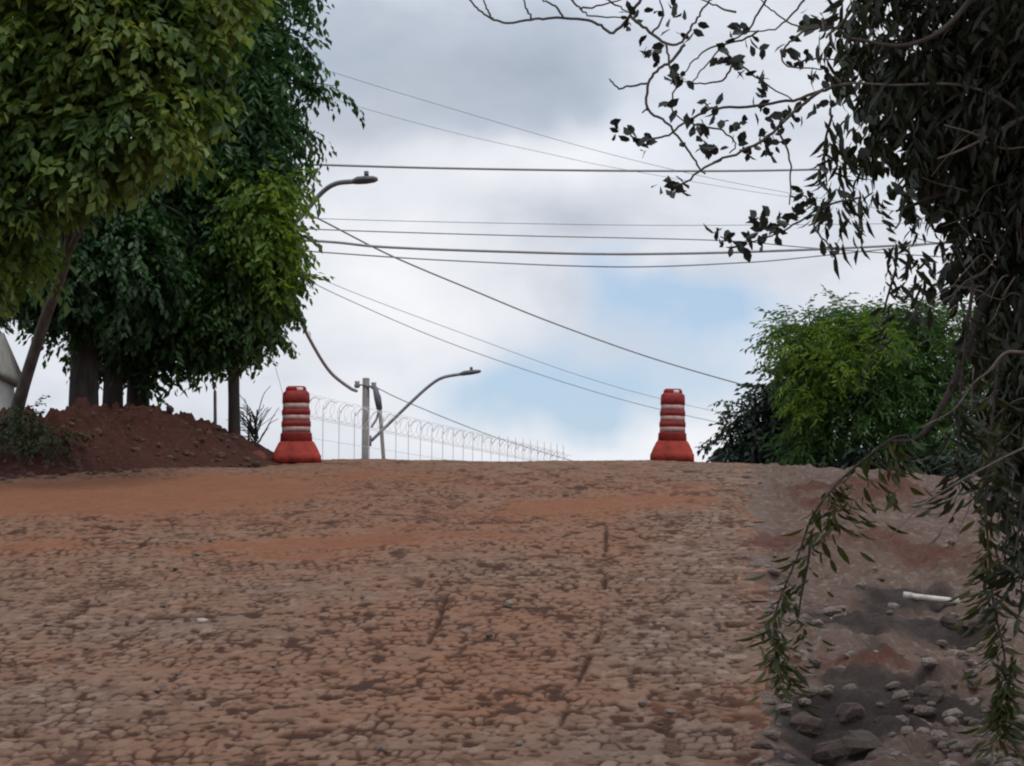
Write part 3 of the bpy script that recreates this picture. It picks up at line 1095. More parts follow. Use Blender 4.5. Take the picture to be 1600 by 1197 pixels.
def tree(name, label, cat, trunk_px, radii, clumps, temps, dens, leafm, barkm, seed, group=None, shell=.5, down=.25, limbs=True, ground=None, extra=None, scale=(.8, 1.25), forks=None):
    """trunk_px: list of (px, py, depth), first is the base"""
    rng = np.random.RandomState(seed)
    TP = [at(*p) for p in trunk_px]
    if ground is not None:
        TP[0] = np.array([TP[0][0], TP[0][1], ground])
    t = thing(name, label, cat, TP[0], group)
    mb = MB()
    P = catmull(TP, 6)
    rad = np.interp(np.linspace(0, 1, len(P)), np.linspace(0, 1, len(radii)), radii)
    mb.tube(P, rad, 10)
    top = P[-1]
    if limbs:
        for i, cl in enumerate(clumps):
            c = at(*cl[:3])
            st_ = P[int(len(P) * rng.uniform(.6, .98))]
            limb(mb, st_, c, radii[-1] * .7, .014, rng)
            for _ in range(3):
                m = cl[2] / F
                e = c + rng.randn(3) * np.array([cl[3], cl[3], cl[4]]) * m * .45
                limb(mb, c * .85 + st_ * .15, e, .02, .006, rng, .08, 4)
    for fk in (forks or []):
        Q = catmull([at(*p[:3]) for p in fk], 5)
        mb.tube(Q, np.linspace(fk[0][3], fk[-1][3], len(Q)), 8)
    mb.build('trunk', barkm, t, smooth=True)
    Po, Dn = scatter(clumps, dens, rng, shell, 1.0, down)
    if extra is not None:
        Po = np.vstack([Po, extra[0]]); Dn = np.vstack([Dn, extra[1]])
    S = rng.uniform(scale[0], scale[1], len(Po))
    V, T, A = place_sprays(temps, Po, Dn, S, rng)
    mesh_np('crown', V - np.array(t.location), T, leafm, t, {'lv': A})
    return t


BARK_D = bark('dark bark', (.050, .042, .037))
BARK_G = bark('grey bark', (.085, .076, .068))
L_OLIVE = leaf_mat('olive leaves', [(0, (.028, .066, .020)), (.35, (.070, .135, .034)), (.62, (.135, .21, .050)), (.88, (.27, .33, .09)), (1, (.24, .15, .07))], .42)
L_DARK = leaf_mat('dark green leaves', [(0, (.014, .040, .016)), (.5, (.036, .090, .032)), (.85, (.075, .15, .055)), (1, (.11, .20, .075))], .34, .45, (1.1, 1.4, .7))
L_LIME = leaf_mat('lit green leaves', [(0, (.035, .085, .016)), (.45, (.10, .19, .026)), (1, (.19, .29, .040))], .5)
L_DEEP = leaf_mat('deep green leaves', [(0, (.020, .058, .020)), (.5, (.052, .115, .034)), (1, (.105, .19, .05))], .4)
L_WEED = leaf_mat('weed leaves', [(0, (.016, .024, .010)), (.5, (.035, .050, .018)), (1, (.075, .095, .035))], .25)
L_MID = leaf_mat('mid green leaves', [(0, (.022, .066, .026)), (.5, (.058, .132, .044)), (.85, (.105, .195, .060)), (1, (.17, .25, .08))], .4)
L_BUSH = leaf_mat('dark bush leaves', [(0, (.010, .020, .016)), (.5, (.020, .038, .028)), (1, (.05, .075, .05))], .2)
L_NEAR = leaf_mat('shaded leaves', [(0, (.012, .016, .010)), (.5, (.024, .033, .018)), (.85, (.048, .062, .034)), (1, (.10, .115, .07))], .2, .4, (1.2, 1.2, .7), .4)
L_VINE = leaf_mat('hanging leaves', [(0, (.022, .030, .012)), (.5, (.050, .066, .022)), (1, (.12, .125, .045))], .25, .45)
L_SPARSE = leaf_mat('sparse leaves', [(0, (.012, .018, .017)), (.6, (.025, .036, .03)), (1, (.05, .045, .04))], .12, .4, (1.2, 1.2, .9))

sp_small = [spray(s, 18, .42, .115, .055, 'small', .55, .5) for s in range(6)]
sp_broad = [spray(20 + s, 11, .40, .15, .085, 'small', .4, .4) for s in range(6)]
sp_frond = [spray(40 + s, 30, .70, .15, .058, 'small', .75, .35, 1.2) for s in range(5)]
sp_fine = [spray(60 + s, 22, .50, .11, .032, 'small', .4, .3, 1.0) for s in range(5)]

# left group -------------------------------------------------------------
TL = 'trees on the left earth mound'
gz = lambda px, d: mound_z((px - 800) / F * d, d) - .1
tree('broadleaf_tree', 'olive-leaved tree at upper left with thin leaning trunk, nearest of the left trees', 'tree',
     [(16, 690, 30.0), (38, 600, 29.6), (70, 500, 29.2), (104, 400, 28.6), (120, 250, 27.8), (150, 120, 27)], [.11, .085, .075, .065, .05, .04],
     [(150, 70, 26, 130, 90), (265, 50, 26.5, 95, 85), (50, 180, 26, 85, 80), (195, 190, 26, 105, 75), (25, 70, 26, 90, 80), (45, 300, 26, 60, 65), (15, 400, 26.5, 45, 55), (285, 140, 26.5, 55, 60),
      (120, 250, 26, 80, 45), (-70, 150, 26, 110, 140), (120, -70, 26, 180, 110), (310, -30, 26.5, 80, 70), (-60, 330, 26, 70, 100)],
     sp_broad, 42, L_OLIVE, BARK_G, 1, TL, forks=[[(104, 400, 28.6, .05), (140, 330, 28, .035), (200, 220, 27, .02)]], ground=gz(16, 30))
tree('broadleaf_tree', 'dark green tree behind the olive one, thick trunk left of two gaps of sky', 'tree',
     [(130, 690, 32.5), (132, 560, 32.5), (138, 440, 32.6), (150, 320, 32.8)], [.24, .20, .17, .12],
     [(110, 420, 32, 100, 70), (60, 400, 32, 90, 90), (190, 420, 32, 90, 90), (150, 310, 32.5, 130, 90), (45, 450, 32.5, 50, 30), (150, 505, 32.5, 50, 30), (60, 270, 33, 110, 100), (-50, 380, 32.5, 60, 90)],
     sp_small, 44, L_DARK, BARK_D, 2, TL, ground=gz(130, 32.5))
tree('broadleaf_tree', 'dark green tree with slim trunk, between the thick trunk and the paired sky gaps', 'tree',
     [(176, 690, 33.4), (177, 600, 33.4), (185, 480, 33.4), (200, 350, 33.4)], [.18, .15, .12, .08],
     [(190, 475, 33.4, 62, 55), (250, 420, 33.5, 90, 90), (230, 330, 33.5, 100, 80), (150, 540, 33.6, 30, 24, .5, .8), (195, 540, 33.6, 26, 24, .5, .8)],
     sp_small, 40, L_DARK, BARK_D, 3, TL, ground=gz(176, 33.4))
tree('broadleaf_tree', 'tall dark tree whose crown tops the group, straight trunk at the mound edge', 'tree',
     [(216, 700, 34), (216, 600, 34), (222, 480, 34), (250, 320, 34), (300, 180, 34)], [.20, .17, .15, .11, .07],
     [(340, 190, 33.5, 95, 70), (395, 130, 33.5, 60, 45), (300, 280, 33.5, 100, 75), (385, 225, 33.3, 55, 40), (400, 60, 34, 45, 32, .9, .7), (300, 380, 33.5, 90, 80), (270, 470, 33.5, 80, 55), (245, 500, 33.7, 45, 30),
      (330, 110, 34, 60, 60), (300, 20, 34, 80, 60), (400, -30, 34, 55, 40), (320, -90, 34, 100, 70), (415, 235, 33.3, 30, 22)],
     sp_frond, 30, L_DARK, BARK_D, 4, TL, ground=gz(216, 34), shell=.35,
     extra=(np.array([at(*p) for p in [(432, 58, 33.6), (446, 62, 33.6), (462, 68, 33.6), (478, 84, 33.6), (488, 100, 33.6), (494, 118, 33.6), (440, 118, 33.6), (455, 128, 33.6), (470, 132, 33.6), (488, 134, 33.6), (506, 136, 33.6),
                                       (440, 190, 33.5), (452, 186, 33.5), (462, 192, 33.5), (474, 200, 33.5), (430, 205, 33.5), (445, 210, 33.5), (430, 20, 33.8), (436, 5, 33.8), (425, 30, 33.8), (430, 130, 33.6), (425, 140, 33.6), (410, 85, 33.6), (420, 95, 33.6)]]),
            np.array([(1, .1, .0), (1, -.1, -.1), (1, .1, -.4), (.7, .1, -.9), (.4, .1, -1.2), (.3, 0, -1.3), (1, .1, .1), (1, .1, 0), (1, .1, 0), (1, .1, .1), (1, -.1, .0),
                      (1, 0, .1), (1, .1, -.2), (1, 0, -.5), (.8, 0, -.8), (1, 0, -.3), (1, .1, -.5), (.6, 0, .8), (.5, .1, 1), (.8, 0, .3), (1, 0, -.3), (1, .1, -.5), (1, 0, .1), (1, .1, -.1)]) * 1.0),
     forks=[[(300, 180, 34, .06), (370, 120, 33.8, .03), (430, 62, 33.6, .018), (480, 78, 33.6, .012), (498, 120, 33.6, .006)], [(330, 160, 34, .03), (430, 126, 33.6, .014), (522, 134, 33.6, .006)],
            [(340, 220, 34, .03), (420, 195, 33.5, .014), (484, 210, 33.5, .006)], [(350, 120, 34, .03), (415, 40, 33.8, .014), (440, 0, 33.8, .008)]])
t5 = tree('broadleaf_tree', 'bright green street tree nearest the left barrel, its trunk bare against the sky', 'tree',
     [(366, 706, 33.0), (366, 640, 33.0), (365, 585, 33.0), (368, 520, 33.0), (375, 440, 33.1)], [.10, .085, .085, .07, .05],
     [(400, 400, 33.0, 55, 60), (350, 430, 33.2, 75, 70), (360, 500, 33, 58, 40), (320, 480, 33.2, 62, 45), (395, 475, 32.8, 42, 42), (330, 370, 33.2, 75, 65), (380, 310, 33.2, 60, 50),
      (400, 520, 32.9, 26, 20, .4, .7), (310, 520, 33.1, 34, 18, .5), (345, 545, 33, 16, 12, .3, .6), (425, 445, 33, 26, 36, .5)],
     sp_small, 46, L_DEEP, BARK_D, 5, 'trees on the left earth mound', ground=gz(366, 33), down=.35,
     forks=[[(365, 590, 33, .05), (352, 570, 33, .035), (335, 540, 33, .02)], [(365, 590, 33, .05), (385, 570, 33, .03), (402, 540, 33, .02)]])

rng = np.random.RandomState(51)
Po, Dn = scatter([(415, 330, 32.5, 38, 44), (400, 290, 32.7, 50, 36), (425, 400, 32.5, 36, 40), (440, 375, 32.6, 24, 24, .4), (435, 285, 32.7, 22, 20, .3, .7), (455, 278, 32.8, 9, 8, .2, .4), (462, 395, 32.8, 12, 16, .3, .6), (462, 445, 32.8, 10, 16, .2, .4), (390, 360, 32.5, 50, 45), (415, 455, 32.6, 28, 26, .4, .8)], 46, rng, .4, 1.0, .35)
V, T, A = place_sprays(sp_small, Po, Dn, rng.uniform(.75, 1.15, len(Po)), rng)  # lit street side of the crown, put in as a lighter leaf colour
mesh_np('lit_foliage', V - np.array(t5.location), T, L_LIME, t5, {'lv': A})['label'] = 'outer leaves facing the street, coloured yellow-green as if lit'

# weeds and the bare sapling behind the mound
tree('weed_clump', 'low green weeds growing on the left end of the earth mound', 'plant', [(40, 690, 29.6), (42, 672, 29.6)], [.015, .008],
     [(38, 668, 29.4, 36, 30, .4), (85, 690, 29.2, 30, 20, .4), (10, 700, 29.0, 36, 30, .4), (62, 674, 29.7, 18, 12, .3), (10, 672, 29.6, 24, 18, .3), (30, 645, 29.7, 12, 14, .2)], sp_small, 55, L_WEED, BARK_D, 7, limbs=False, scale=(.4, .7))
rng = np.random.RandomState(12)
base = at(398, 706, 34.2)
t = thing('bare_sapling', 'small leafless sapling between the street tree trunk and the left barrel', 'sapling', base)
mb = MB()
mb.tube(catmull([base - (0, 0, .3), at(399, 680, 34.2), at(402, 640, 34.2)], 4), np.linspace(.022, .010, 9), 6)
for i in range(46):
    a = at(rng.uniform(392, 406), rng.uniform(655, 700), 34.2)
    b_ = a + np.array([rng.uniform(-.42, .38), rng.uniform(-.4, .4), rng.uniform(.05, .55)])
    limb(mb, a, b_, .009, .004, rng, .12, 4)
mb.build('stem', BARK_D, t)
# thin stakes
STAKE = plain('weathered stake', (.30, .24, .22), .9, .2, 7, bmp=.3)
for (px, y0, r_, lab, pxt) in ((337, 612, .028, 'thin wooden stake left of the street tree trunk', 336), (388, 662, .022, 'short pale stake right of the street tree trunk', 389)):
    d = 34.6
    tpx, bx = at(pxt, y0, d), at(px, 712, d)
    mb = MB(); zb = float(zg(bx[0], d))
    mb.tube(np.array([(bx[0], d, zb - .1), (bx[0] * .5 + tpx[0] * .5, d, (zb + tpx[2]) / 2), tuple(tpx)]), [r_ * 1.1, r_, r_ * .9], 7)
    mb.tube(np.array([tuple(tpx), tuple(tpx + np.array([0, 0, .03]))]), [r_ * .9, r_ * .3], 7)
    tag(mb.build('wooden_stake', STAKE), lab, 'stake')
# low wooden post seen among branches (right of the sapling, red scrap of earth at drum)
c = at(402, 714, 32.0)
rk = put_rock(clods[1], 'earth_clod', c[0], 32.0, float(zg(c[0], 32)) + .05, .19, 'large reddish lump of earth just left of the left barrel', 'clod', None)
rk.data = rk.data.copy(); rk.data.materials[0] = plain('red lump', (.13, .035, .026), .9, .3, 5, bmp=.4)

# small hut on the mound, left edge
WALLW = plain('white render', (.62, .61, .59), .85, .1, 3, bmp=.15)
ROOFG = plain('grey roof sheet', (.26, .255, .235), .8, .25, 4, bmp=.25)
hD = 30.6
xr = at(-6, 640, hD)[0]
xo = at(6, 600, hD)[0]
eave = at(10, 588, hD)[2]
rz_ = at(8, 512, hD)[2]
hz = mound_z(xr, hD) - .25
t = thing('hut', 'small white hut with grey hipped roof at the left edge beside the leaning trunk', 'hut', (xr - 1.2, hD, hz))
mb = MB(); mb.box((xr - 1.5, hD + .55, (hz + eave) / 2), (3.0, 1.1, eave - hz)); mb.build('wall', WALLW, t)
mb = MB()
x0, x1, y0, y1 = xr - 3.3, xo, hD - .25, hD + 1.35
V = [(x0, y0, eave - .02), (x1, y0, eave - .02), (x1, y1, eave - .02), (x0, y1, eave - .02), (x0, y0, eave + .07), (x1, y0, eave + .07), (x1, y1, eave + .07), (x0, y1, eave + .07),
     (x0 + .5, y0 + .8, rz_), (x1 - .14, y0 + .8, rz_)]
mb.add(V, [(7, 4, 8), (5, 6, 9)], [(0, 3, 2, 1), (0, 1, 5, 4), (1, 2, 6, 5), (2, 3, 7, 6), (3, 0, 4, 7), (4, 5, 9, 8), (6, 7, 8, 9)])
mb.build('roof', ROOFG, t)

# right group beyond the verge ---------------------------------------------
TR = 'trees beyond the right verge'
gz2 = lambda px, d: float(zg((px - 800) / F * d, d)) - .25
t6 = tree('feathery_tree', 'bright green feathery tree behind the verge, with lime-coloured upper left edge', 'tree',
     [(1290, 760, 36.5), (1292, 690, 36.5), (1285, 600, 36.5), (1290, 540, 36.5)], [.13, .11, .09, .05],
     [(1262, 545, 36, 45, 40), (1262, 512, 36.2, 40, 28), (1320, 500, 36, 34, 20, .6, .8), (1290, 530, 36, 50, 38), (1330, 560, 35.8, 75, 60), (1280, 600, 35.8, 48, 55), (1330, 640, 35.8, 75, 60), (1285, 670, 35.8, 40, 55), (1255, 700, 35.6, 26, 28), (1370, 600, 36, 70, 60), (1345, 500, 36.3, 40, 24), (1235, 535, 36, 24, 34)],
     sp_fine, 34, L_MID, BARK_D, 21, TR, ground=gz2(1290, 36.5), down=.05, shell=.3)
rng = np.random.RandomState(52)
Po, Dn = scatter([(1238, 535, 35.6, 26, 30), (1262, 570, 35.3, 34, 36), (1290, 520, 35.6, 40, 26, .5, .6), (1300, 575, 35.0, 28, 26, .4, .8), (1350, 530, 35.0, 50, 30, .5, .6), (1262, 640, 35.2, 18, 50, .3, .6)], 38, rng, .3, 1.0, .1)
V, T, A = place_sprays(sp_fine, Po, Dn, rng.uniform(.75, 1.15, len(Po)), rng)  # lime leaf colour paints in the light on the upper left
mesh_np('lit_foliage', V - np.array(t6.location), T, L_LIME, t6, {'lv': A})['label'] = 'leaves on the upper left of the crown, coloured lime-green as if lit'
tree('feathery_tree', 'deeper green feathery tree behind the verge, partly hidden by hanging branches', 'tree',
     [(1430, 780, 37), (1432, 690, 37), (1425, 590, 37), (1430, 520, 37)], [.14, .12, .10, .06],
     [(1400, 540, 36.6, 60, 50), (1460, 560, 36.6, 70, 65), (1420, 630, 36.4, 80, 65), (1380, 700, 36, 70, 50), (1480, 680, 36.4, 80, 60), (1540, 600, 36.8, 80, 90), (1440, 710, 36, 60, 35), (1500, 505, 37, 50, 40), (1560, 720, 36.8, 80, 60), (1420, 495, 37, 36, 26), (1380, 515, 36.6, 40, 30), (1460, 500, 36.8, 40, 30)],
     sp_fine, 34, L_MID, BARK_D, 22, TR, ground=gz2(1430, 37), down=.05, shell=.3)
tree('dark_bush', 'blackish green bush left of the bright feathery tree, at the crest', 'bush',
     [(1215, 745, 38), (1212, 700, 38), (1210, 660, 38)], [.08, .06, .04],
     [(1215, 640, 38, 42, 40), (1180, 672, 38, 36, 36), (1220, 695, 37.8, 50, 36), (1155, 700, 38, 24, 26), (1240, 620, 38, 36, 50), (1235, 590, 38.0, 26, 34), (1150, 630, 38, 14, 9, .2, .5), (1135, 690, 38, 12, 26, .3, .35), (1160, 715, 37.8, 36, 16)],
     sp_small, 46, L_BUSH, BARK_D, 23, None, ground=gz2(1215, 38), shell=.3)
tree('dark_bush', 'low dark hedge-like bush at the foot of the deeper green feathery tree', 'bush',
     [(1480, 790, 35.5), (1482, 750, 35.5), (1480, 720, 35.5)], [.06, .05, .03],
     [(1440, 728, 35.4, 60, 22), (1510, 730, 35.4, 70, 30), (1370, 722, 35.4, 50, 18), (1300, 722, 35.6, 40, 14), (1590, 735, 35.4, 60, 40)], sp_small, 46, L_BUSH, BARK_D, 24, None, ground=gz2(1480, 35.5))


# ------------------------------------------------------------------ near overhanging trees, right
ND = 10.0
rng = np.random.RandomState(33)
sp_lance = [spray(80 + s, 9, .30, (.085, .12, .10, .14, .075, .11)[s], (.026, .028, .03, .026, .03, .024)[s], 'lance', .65, .9, .9) for s in range(6)]
sp_lance_s = [spray(90 + s, 6, .20, .11, .024, 'lance', 1.0, 1.5, .6) for s in range(5)]
sp_ivy = [spray(100 + s, 12, .22, .075, .045, 'round', .5, .9, 1.1) for s in range(4)]
BARK_N = bark('pale grey twig bark', (.17, .155, .13))
tb = at(1700, 900, 10.6)
tb[2] = float(zg(tb[0], tb[1])) - .25
t = thing('drooping_tree', 'large near tree at right with dark narrow drooping leaves and hanging branches', 'tree', tb)
mb = MB()
TP = [tb, at(1690, 900, 10.6), at(1665, 600, 10.6), at(1640, 300, 10.6), at(1600, 0, 10.6), at(1580, -300, 10.7), at(1570, -600, 10.8)]
P = catmull(TP, 6)
mb.tube(P, np.linspace(.19, .09, len(P)), 12)
for fk in ([(1640, 260, 10.5, .05), (1570, 90, 10.2, .022), (1450, 20, 10.1, .012), (1330, -20, 9.9, .006)],
           [(1650, 420, 10.5, .04), (1590, 330, 10.2, .02), (1500, 300, 10, .010), (1400, 330, 9.9, .005)],
           [(1655, 500, 10.5, .035), (1600, 440, 10.1, .022), (1540, 470, 9.9, .014), (1490, 600, 9.8, .008), (1440, 680, 9.7, .006), (1390, 690, 9.7, .006)],
           [(1610, 0, 10.6, .06), (1500, -150, 10.1, .04), (1350, -250, 9.5, .02)],
           [(1600, -100, 10.6, .06), (1560, -250, 9.6, .04), (1500, -400, 8, .02)],
           [(1575, -350, 10.6, .06), (1640, -450, 8.8, .04), (1800, -500, 7.0, .02)]):
    Q = catmull([at(*p[:3]) for p in fk], 6)
    mb.tube(Q, np.linspace(fk[0][3], fk[-1][3], len(Q)), 7)
mb.build('trunk', BARK_D, t, smooth=True)
# bare pale branches seen in front of the dark crown
PALEBR = [[(1640, 160, 9.7, .013), (1600, 183, 9.7, .012), (1560, 205, 9.6, .011), (1540, 216, 9.6, .009), (1500, 235, 9.6, .006), (1465, 248, 9.6, .004)],
          [(1600, 180, 9.7, .008), (1570, 158, 9.6, .007), (1530, 140, 9.6, .007), (1480, 131, 9.6, .006), (1400, 133, 9.6, .005), (1330, 130, 9.6, .005), (1290, 140, 9.55, .004)],
          [(1540, 216, 9.6, .006), (1510, 205, 9.6, .004), (1475, 195, 9.6, .003)],
          [(1540, 222, 9.6, .005), (1570, 232, 9.6, .004), (1600, 230, 9.6, .003)],
          [(1660, 560, 9.6, .009), (1600, 551, 9.5, .008), (1570, 552, 9.5, .007), (1545, 580, 9.5, .006), (1520, 600, 9.5, .005), (1490, 640, 9.5, .004), (1440, 668, 9.5, .003)],
          [(1660, 680, 9.5, .007), (1600, 700, 9.4, .006), (1540, 730, 9.4, .005), (1500, 752, 9.4, .004), (1440, 790, 9.4, .003), (1390, 840, 9.4, .002)],
          [(1640, 10, 9.8, .008), (1590, 35, 9.8, .007), (1560, 15, 9.8, .006), (1540, 0, 9.8, .005)]]
for fk in PALEBR:
    mb = MB()
    Q = catmull([at(*p[:3]) for p in fk], 6)
    mb.tube(Q, np.linspace(fk[0][3], fk[-1][3], len(Q)), 6)
    mb.build('branch', BARK_N, t, smooth=True)
clumps = [(1490, 40, 10, 75, 65, .5, .8), (1570, 30, 10, 80, 90, .7), (1580, 190, 10.2, 65, 100, .8), (1370, 10, 9.9, 55, 35, .3, .6), (1400, 90, 9.9, 60, 50, .3, .42), (1480, 170, 10, 60, 65, .5, .5), (1375, 175, 9.9, 45, 40, .25, .35), (1325, 30, 9.8, 20, 40, .2, .4),
          (1430, 235, 10, 45, 35, .3, .5), (1525, 270, 10.2, 45, 60, .5, .7), (1585, 330, 10.2, 50, 90, .7), (1375, 290, 9.9, 16, 36, .15, .6), (1490, 350, 10, 34, 50, .3, .5), (1400, 370, 9.9, 34, 30, .2, .5), (1588, 470, 10.2, 40, 80, .5), (1345, 235, 9.9, 24, 34, .2, .45), (1440, 380, 10, 20, 26, .2, .35),
          (1596, 590, 10.1, 32, 80, .5, .8), (1594, 690, 10.0, 28, 50, .4, .7), (1548, 470, 10, 16, 60, .25, .5),
          (1660, 100, 10.4, 110, 200, 1.0), (1680, 420, 10.4, 70, 200, .7), (1680, 700, 10.2, 50, 120, .5),
          (1480, -120, 10, 150, 90, 1.0), (1650, -200, 10, 200, 200, 1.4), (1350, -160, 9.6, 110, 80, .6, .5)]
Po, Dn = scatter(clumps, 84, rng, .1, 1.0, .7)
V1, T1, A1 = place_sprays(sp_lance, Po, Dn, rng.uniform(.5, 1.05, len(Po)) , rng)
Po2, Dn2 = scatter([(1440, 90, 10.3, 65, 65, .4, .9), (1410, 180, 10.2, 55, 50, .3, .8), (1480, 230, 10.3, 55, 65, .3, .9), (1360, 50, 10.1, 45, 45, .3, .6), (1580, 420, 10.3, 45, 260, .5), (1570, 150, 10.4, 90, 140, .8), (1598, 640, 10.3, 38, 110, .4), (1500, 130, 10.4, 70, 90, .5)], 46, rng, .1, 1.0, .3)
V2, T2, A2 = place_sprays(sp_ivy, Po2, Dn2, rng.uniform(.8, 1.3, len(Po2)), rng)
# unseen crown over the camera's right, added to block sky light and cast shade
over = [((3.2, 8.0, 3.6), (1.5, 1.6, 1.0)), ((4.6, 9.5, 3.0), (1.4, 1.6, 1.3)), ((2.6, 6.0, 3.5), (1.4, 1.5, .7)), ((4.5, 6.0, 3.0), (1.6, 1.6, 1.2)), ((5.0, 12.5, 3.4), (1.5, 1.8, 1.2)), ((3.6, 11.5, 4.8), (1.4, 1.6, .9)), ((2.0, 8.6, 4.4), (1.1, 1.5, .6)), ((5.2, 9.0, 1.2), (1.0, 1.6, 1.4))]
Po3, Dn3 = [], []
for c, a in over:
    a = np.array(a); n = int(16 * 4 * (a[0] * a[1] + a[0] * a[2] + a[1] * a[2]))
    v = rng.randn(n, 3); v /= np.linalg.norm(v, axis=1)[:, None]
    Po3.append(np.array(c) + v * a * rng.uniform(.2, 1, (n, 1)))
    d = v + rng.randn(n, 3) * .4; d[:, 2] -= .6
    Dn3.append(d)
V3, T3, A3 = place_sprays(sp_lance, np.vstack(Po3), np.vstack(Dn3), rng.uniform(1.0, 1.7, sum(map(len, Po3))), rng)
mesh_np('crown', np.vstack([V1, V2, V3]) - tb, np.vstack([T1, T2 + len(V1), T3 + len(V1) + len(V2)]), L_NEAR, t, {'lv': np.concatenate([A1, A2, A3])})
for bx_, (c, a) in enumerate(over):
    pass
mb = MB()
for k in range(80):
    a = at(rng.uniform(1500, 1640), rng.uniform(-20, 760), rng.uniform(9.75, 10.0))
    b_ = a + np.array([rng.uniform(-.38, .05), rng.uniform(-.25, .1), rng.uniform(-.3, .15)])
    limb(mb, a, b_, rng.uniform(.003, .006), .0018, rng, rng.uniform(-.1, .3), 4)
mb.build('twigs', BARK_N, t, smooth=True)
# hanging branches
HANG = [([(1420, 680, 9.6), (1390, 688, 9.6), (1330, 735, 9.55), (1300, 765, 9.5), (1268, 810, 9.5), (1250, 860, 9.5), (1225, 920, 9.45), (1212, 960, 9.45), (1216, 1000, 9.45), (1224, 1030, 9.45)], 60, L_VINE, 1.0),
        ([(1268, 830, 9.5), (1262, 880, 9.5), (1252, 930, 9.5), (1246, 975, 9.5)], 9, L_VINE, .8),
        ([(1560, 560, 9.7), (1548, 680, 9.6), (1540, 780, 9.55), (1545, 860, 9.5), (1552, 940, 9.5), (1570, 1030, 9.45), (1562, 1080, 9.45), (1560, 1110, 9.45)], 74, L_VINE, 1.0),
        ([(1600, 760, 9.4), (1590, 840, 9.35), (1584, 870, 9.3)], 12, L_NEAR, 1.2),
        ([(1520, 440, 9.7), (1505, 560, 9.6), (1498, 680, 9.6), (1496, 740, 9.6)], 26, L_NEAR, 1.0),
        ([(1560, 700, 9.5), (1575, 780, 9.5), (1568, 900, 9.45)], 18, L_NEAR, .9),
        ([(1300, 180, 9.8), (1288, 230, 9.75), (1292, 290, 9.75)], 11, L_NEAR, 1.1),
        ([(1400, 420, 9.8), (1385, 470, 9.75), (1378, 500, 9.75)], 8, L_NEAR, .9)]
for pts, n, lm, sc in HANG:
    Q = catmull([at(*p) for p in pts], 8)
    mb = MB()
    mb.tube(Q, np.linspace(.007, .0035, len(Q)), 5)
    hb = mb.build('hanging_branch', BARK_D, t, smooth=True)
    k = (rng.rand(n) ** .85 * (len(Q) - 1)).astype(int)
    d = rng.randn(n, 3) * .28; d[:, 2] -= .9
    V, T, A = place_sprays(sp_lance_s, Q[k] + rng.randn(n, 3) * .008, d, rng.uniform(.65, 1.05, n) * sc, rng)
    mesh_np('leaves', V - tb, T, lm, hb, {'lv': A})

# sparse tree with thin bare twigs across the top
ta = np.array([4.6, 9.0, float(zg(4.6, 9.0)) - .25])
t = thing('bare_twig_tree', 'sparse tree with thin bare twigs and few roundish leaves reaching in at the top', 'tree', ta)
SD = 9.0
mb = MB()
TPa = catmull([ta, (4.5, 9.0, .6), (4.2, 9.0, 2.0), (3.6, 9.0, 2.9), tuple(at(1900, -230, SD)), tuple(at(1600, -140, SD))], 6)
mb.tube(TPa, np.linspace(.13, .03, len(TPa)), 8)
for fk in ([(1600, -140), (1400, -110), (1250, -70), (1150, -40), (1110, 0)], [(1600, -140), (1500, 20), (1420, 70), (1330, 60)], [(1400, -110), (1200, -60), (1000, -30), (900, -2)], [(1250, -70), (1100, -60), (1000, -2)]):
    Q = catmull([at(a, b, SD) for a, b in fk], 6)
    mb.tube(Q, np.linspace(.016, .006, len(Q)), 6)
mb.build('trunk', BARK_G, t, smooth=True)
TW = [[(1000, -2), (985, 22), (958, 51), (940, 40), (912, 30), (860, 28), (830, 31), (785, 35), (765, 28), (745, 12), (728, -6)],
      [(832, 30), (822, 12), (815, -8)], [(880, 28), (868, 10), (850, 0), (835, -8)], [(770, 30), (760, 12), (755, -5)],
      [(890, -5), (905, 12), (925, 25), (985, 28)], [(985, 28), (1010, 45), (1040, 68), (1065, 66), (1080, 42), (1095, 20), (1112, -5)],
      [(1070, 70), (1050, 95), (1030, 108), (1014, 130), (1012, 170), (1040, 190), (1058, 212), (1078, 238), (1092, 262), (1102, 272)],
      [(1013, 130), (985, 135), (968, 138), (958, 130), (952, 124)], [(1012, 170), (1004, 176)],
      [(1330, 130), (1290, 140), (1240, 155), (1180, 165), (1120, 168), (1090, 180), (1060, 198), (1040, 213), (1005, 218), (985, 212)],
      [(1330, 60), (1300, 42), (1260, 46), (1225, 30), (1200, 12), (1185, -6)], [(1260, 46), (1235, 66), (1222, 85), (1232, 104), (1285, 108)],
      [(1185, 48), (1160, 62), (1110, 75), (1085, 95), (1065, 120)], [(1200, -6), (1180, 28), (1165, 50), (1130, 72), (1100, 105), (1080, 130)],
      [(1285, 140), (1240, 175), (1200, 214), (1160, 236), (1110, 258), (1072, 284), (1052, 290)],
      [(1215, 200), (1230, 235), (1236, 270), (1232, 320)], [(1345, 308), (1290, 322), (1240, 352), (1205, 368), (1160, 380), (1125, 370)],
      [(1280, 325), (1274, 355), (1292, 380), (1305, 400)], [(1130, 80), (1160, 105), (1195, 130), (1240, 158)], [(1145, 100), (1130, 125), (1100, 130), (1070, 128)],
      [(1290, 60), (1320, 30), (1330, -5)], [(1260, -5), (1240, 20), (1210, 45), (1165, 50)], [(940, -6), (965, 10), (985, 22)], [(1040, 68), (1046, 100), (1055, 130), (1050, 170), (1068, 190)],
      [(1068, 190), (1090, 196), (1130, 205), (1150, 225), (1140, 240)], [(1240, 100), (1270, 92), (1320, 96)], [(1150, 20), (1120, 10), (1085, -5)], [(1280, 325), (1268, 318), (1252, 300)],
      [(905, 14), (940, 8), (980, -4)], [(1020, 52), (1035, 30), (1030, -5)]]
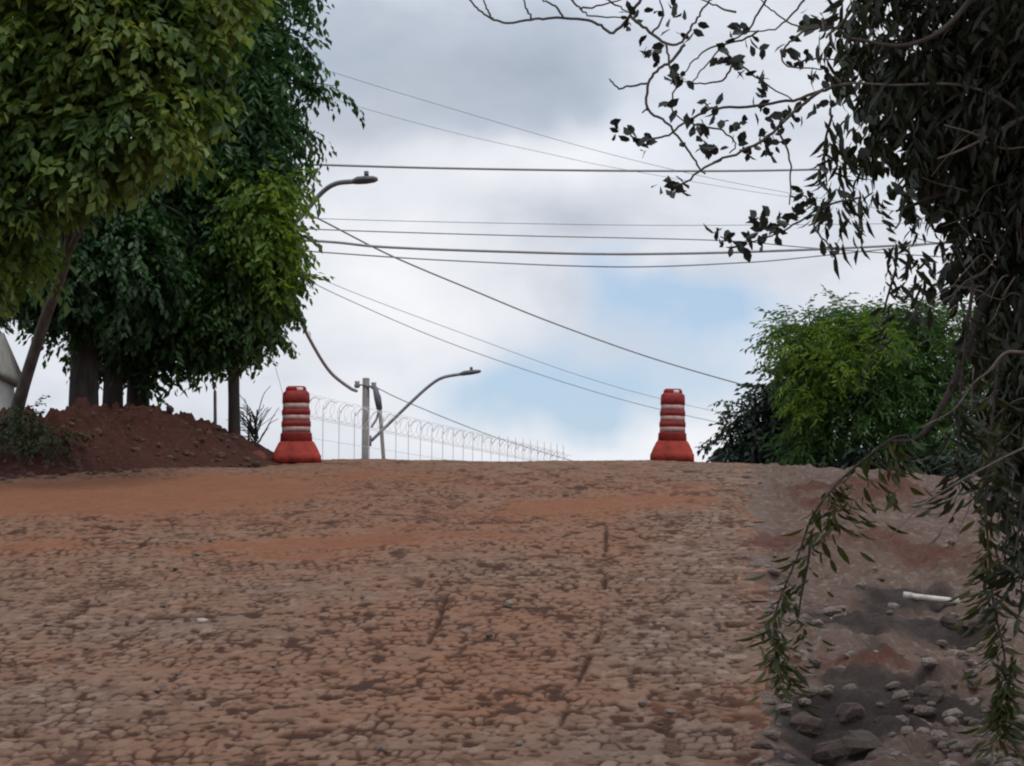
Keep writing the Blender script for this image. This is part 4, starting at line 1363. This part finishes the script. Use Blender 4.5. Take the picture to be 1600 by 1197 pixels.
pts_all = []
for k, fk in enumerate(TW):
    Q = catmull([at(a, b, SD + .25 * math.sin(k * 2.1)) for a, b in fk], 5)
    Q = Q + np.random.RandomState(k).randn(*Q.shape) * .0022
    mb = MB()
    r0 = .0072 if k in (0, 5, 6, 9, 14) else .0052
    mb.tube(Q, np.linspace(r0, r0 * .55, len(Q)), 5)
    mb.build('twig', BARK_G, t, smooth=True)
    pts_all.append(Q)
LF = [(1050, 30), (1055, 50), (1050, 12), (1085, 40), (1015, 80), (1010, 72), (1022, 84), (1060, 118), (1065, 130), (1072, 122), (1045, 165), (1145, 50), (1165, 45), (1172, 48), (1130, 82), (1138, 92), (1185, 75), (1152, 105), (1160, 110), (1182, 130), (1185, 138), (1100, 165),
      (1112, 172), (1120, 165), (1078, 185), (1092, 196), (1100, 200), (1150, 195), (1157, 190), (1205, 184), (1222, 188), (1230, 180), (1240, 180), (1085, 212), (1100, 226), (1108, 236), (1122, 240), (1155, 222), (1165, 236), (1160, 216), (1195, 232), (1203, 228), (1208, 222),
      (1196, 212), (985, 215), (1003, 220), (1008, 226), (998, 228), (965, 208), (1052, 285), (1056, 294), (1042, 290), (1190, 362), (1150, 380), (1140, 376), (1165, 386), (1172, 375), (1182, 345), (1188, 350), (1205, 352), (1212, 345), (1216, 356), (1125, 368), (1130, 360), (1195, 372),
      (1250, 300), (1256, 308), (1262, 315), (1240, 335), (1228, 345), (1285, 332), (1290, 338), (1296, 386), (1306, 398), (1250, 92), (1262, 88), (1290, 110), (1275, 125), (1295, 160), (1268, 162), (1235, 95), (1225, 70), (1185, 170), (1240, 80), (1256, 20), (1290, 30), (1275, 330), (1246, 328), (1020, 20), (985, 24), (978, 30)]
P_, D_ = [], []
for (px, py) in LF:
    c = at(px, py, SD + rng.uniform(-.25, .25))
    for _ in range(rng.randint(3, 6)):
        P_.append(c + rng.randn(3) * .016)
        d = rng.randn(3); d[2] -= .4
        D_.append(d)
one = []
for s in range(5):
    V, T = leaf_rows(.06, .034, 'round')
    one.append((V, T, np.full(len(V), s / 4.)))
V, T, A = place_sprays(one, np.array(P_), np.array(D_), rng.uniform(.65, 1.1, len(P_)), rng, 3.1)
mesh_np('leaves', V - ta, T, L_SPARSE, t, {'lv': A})
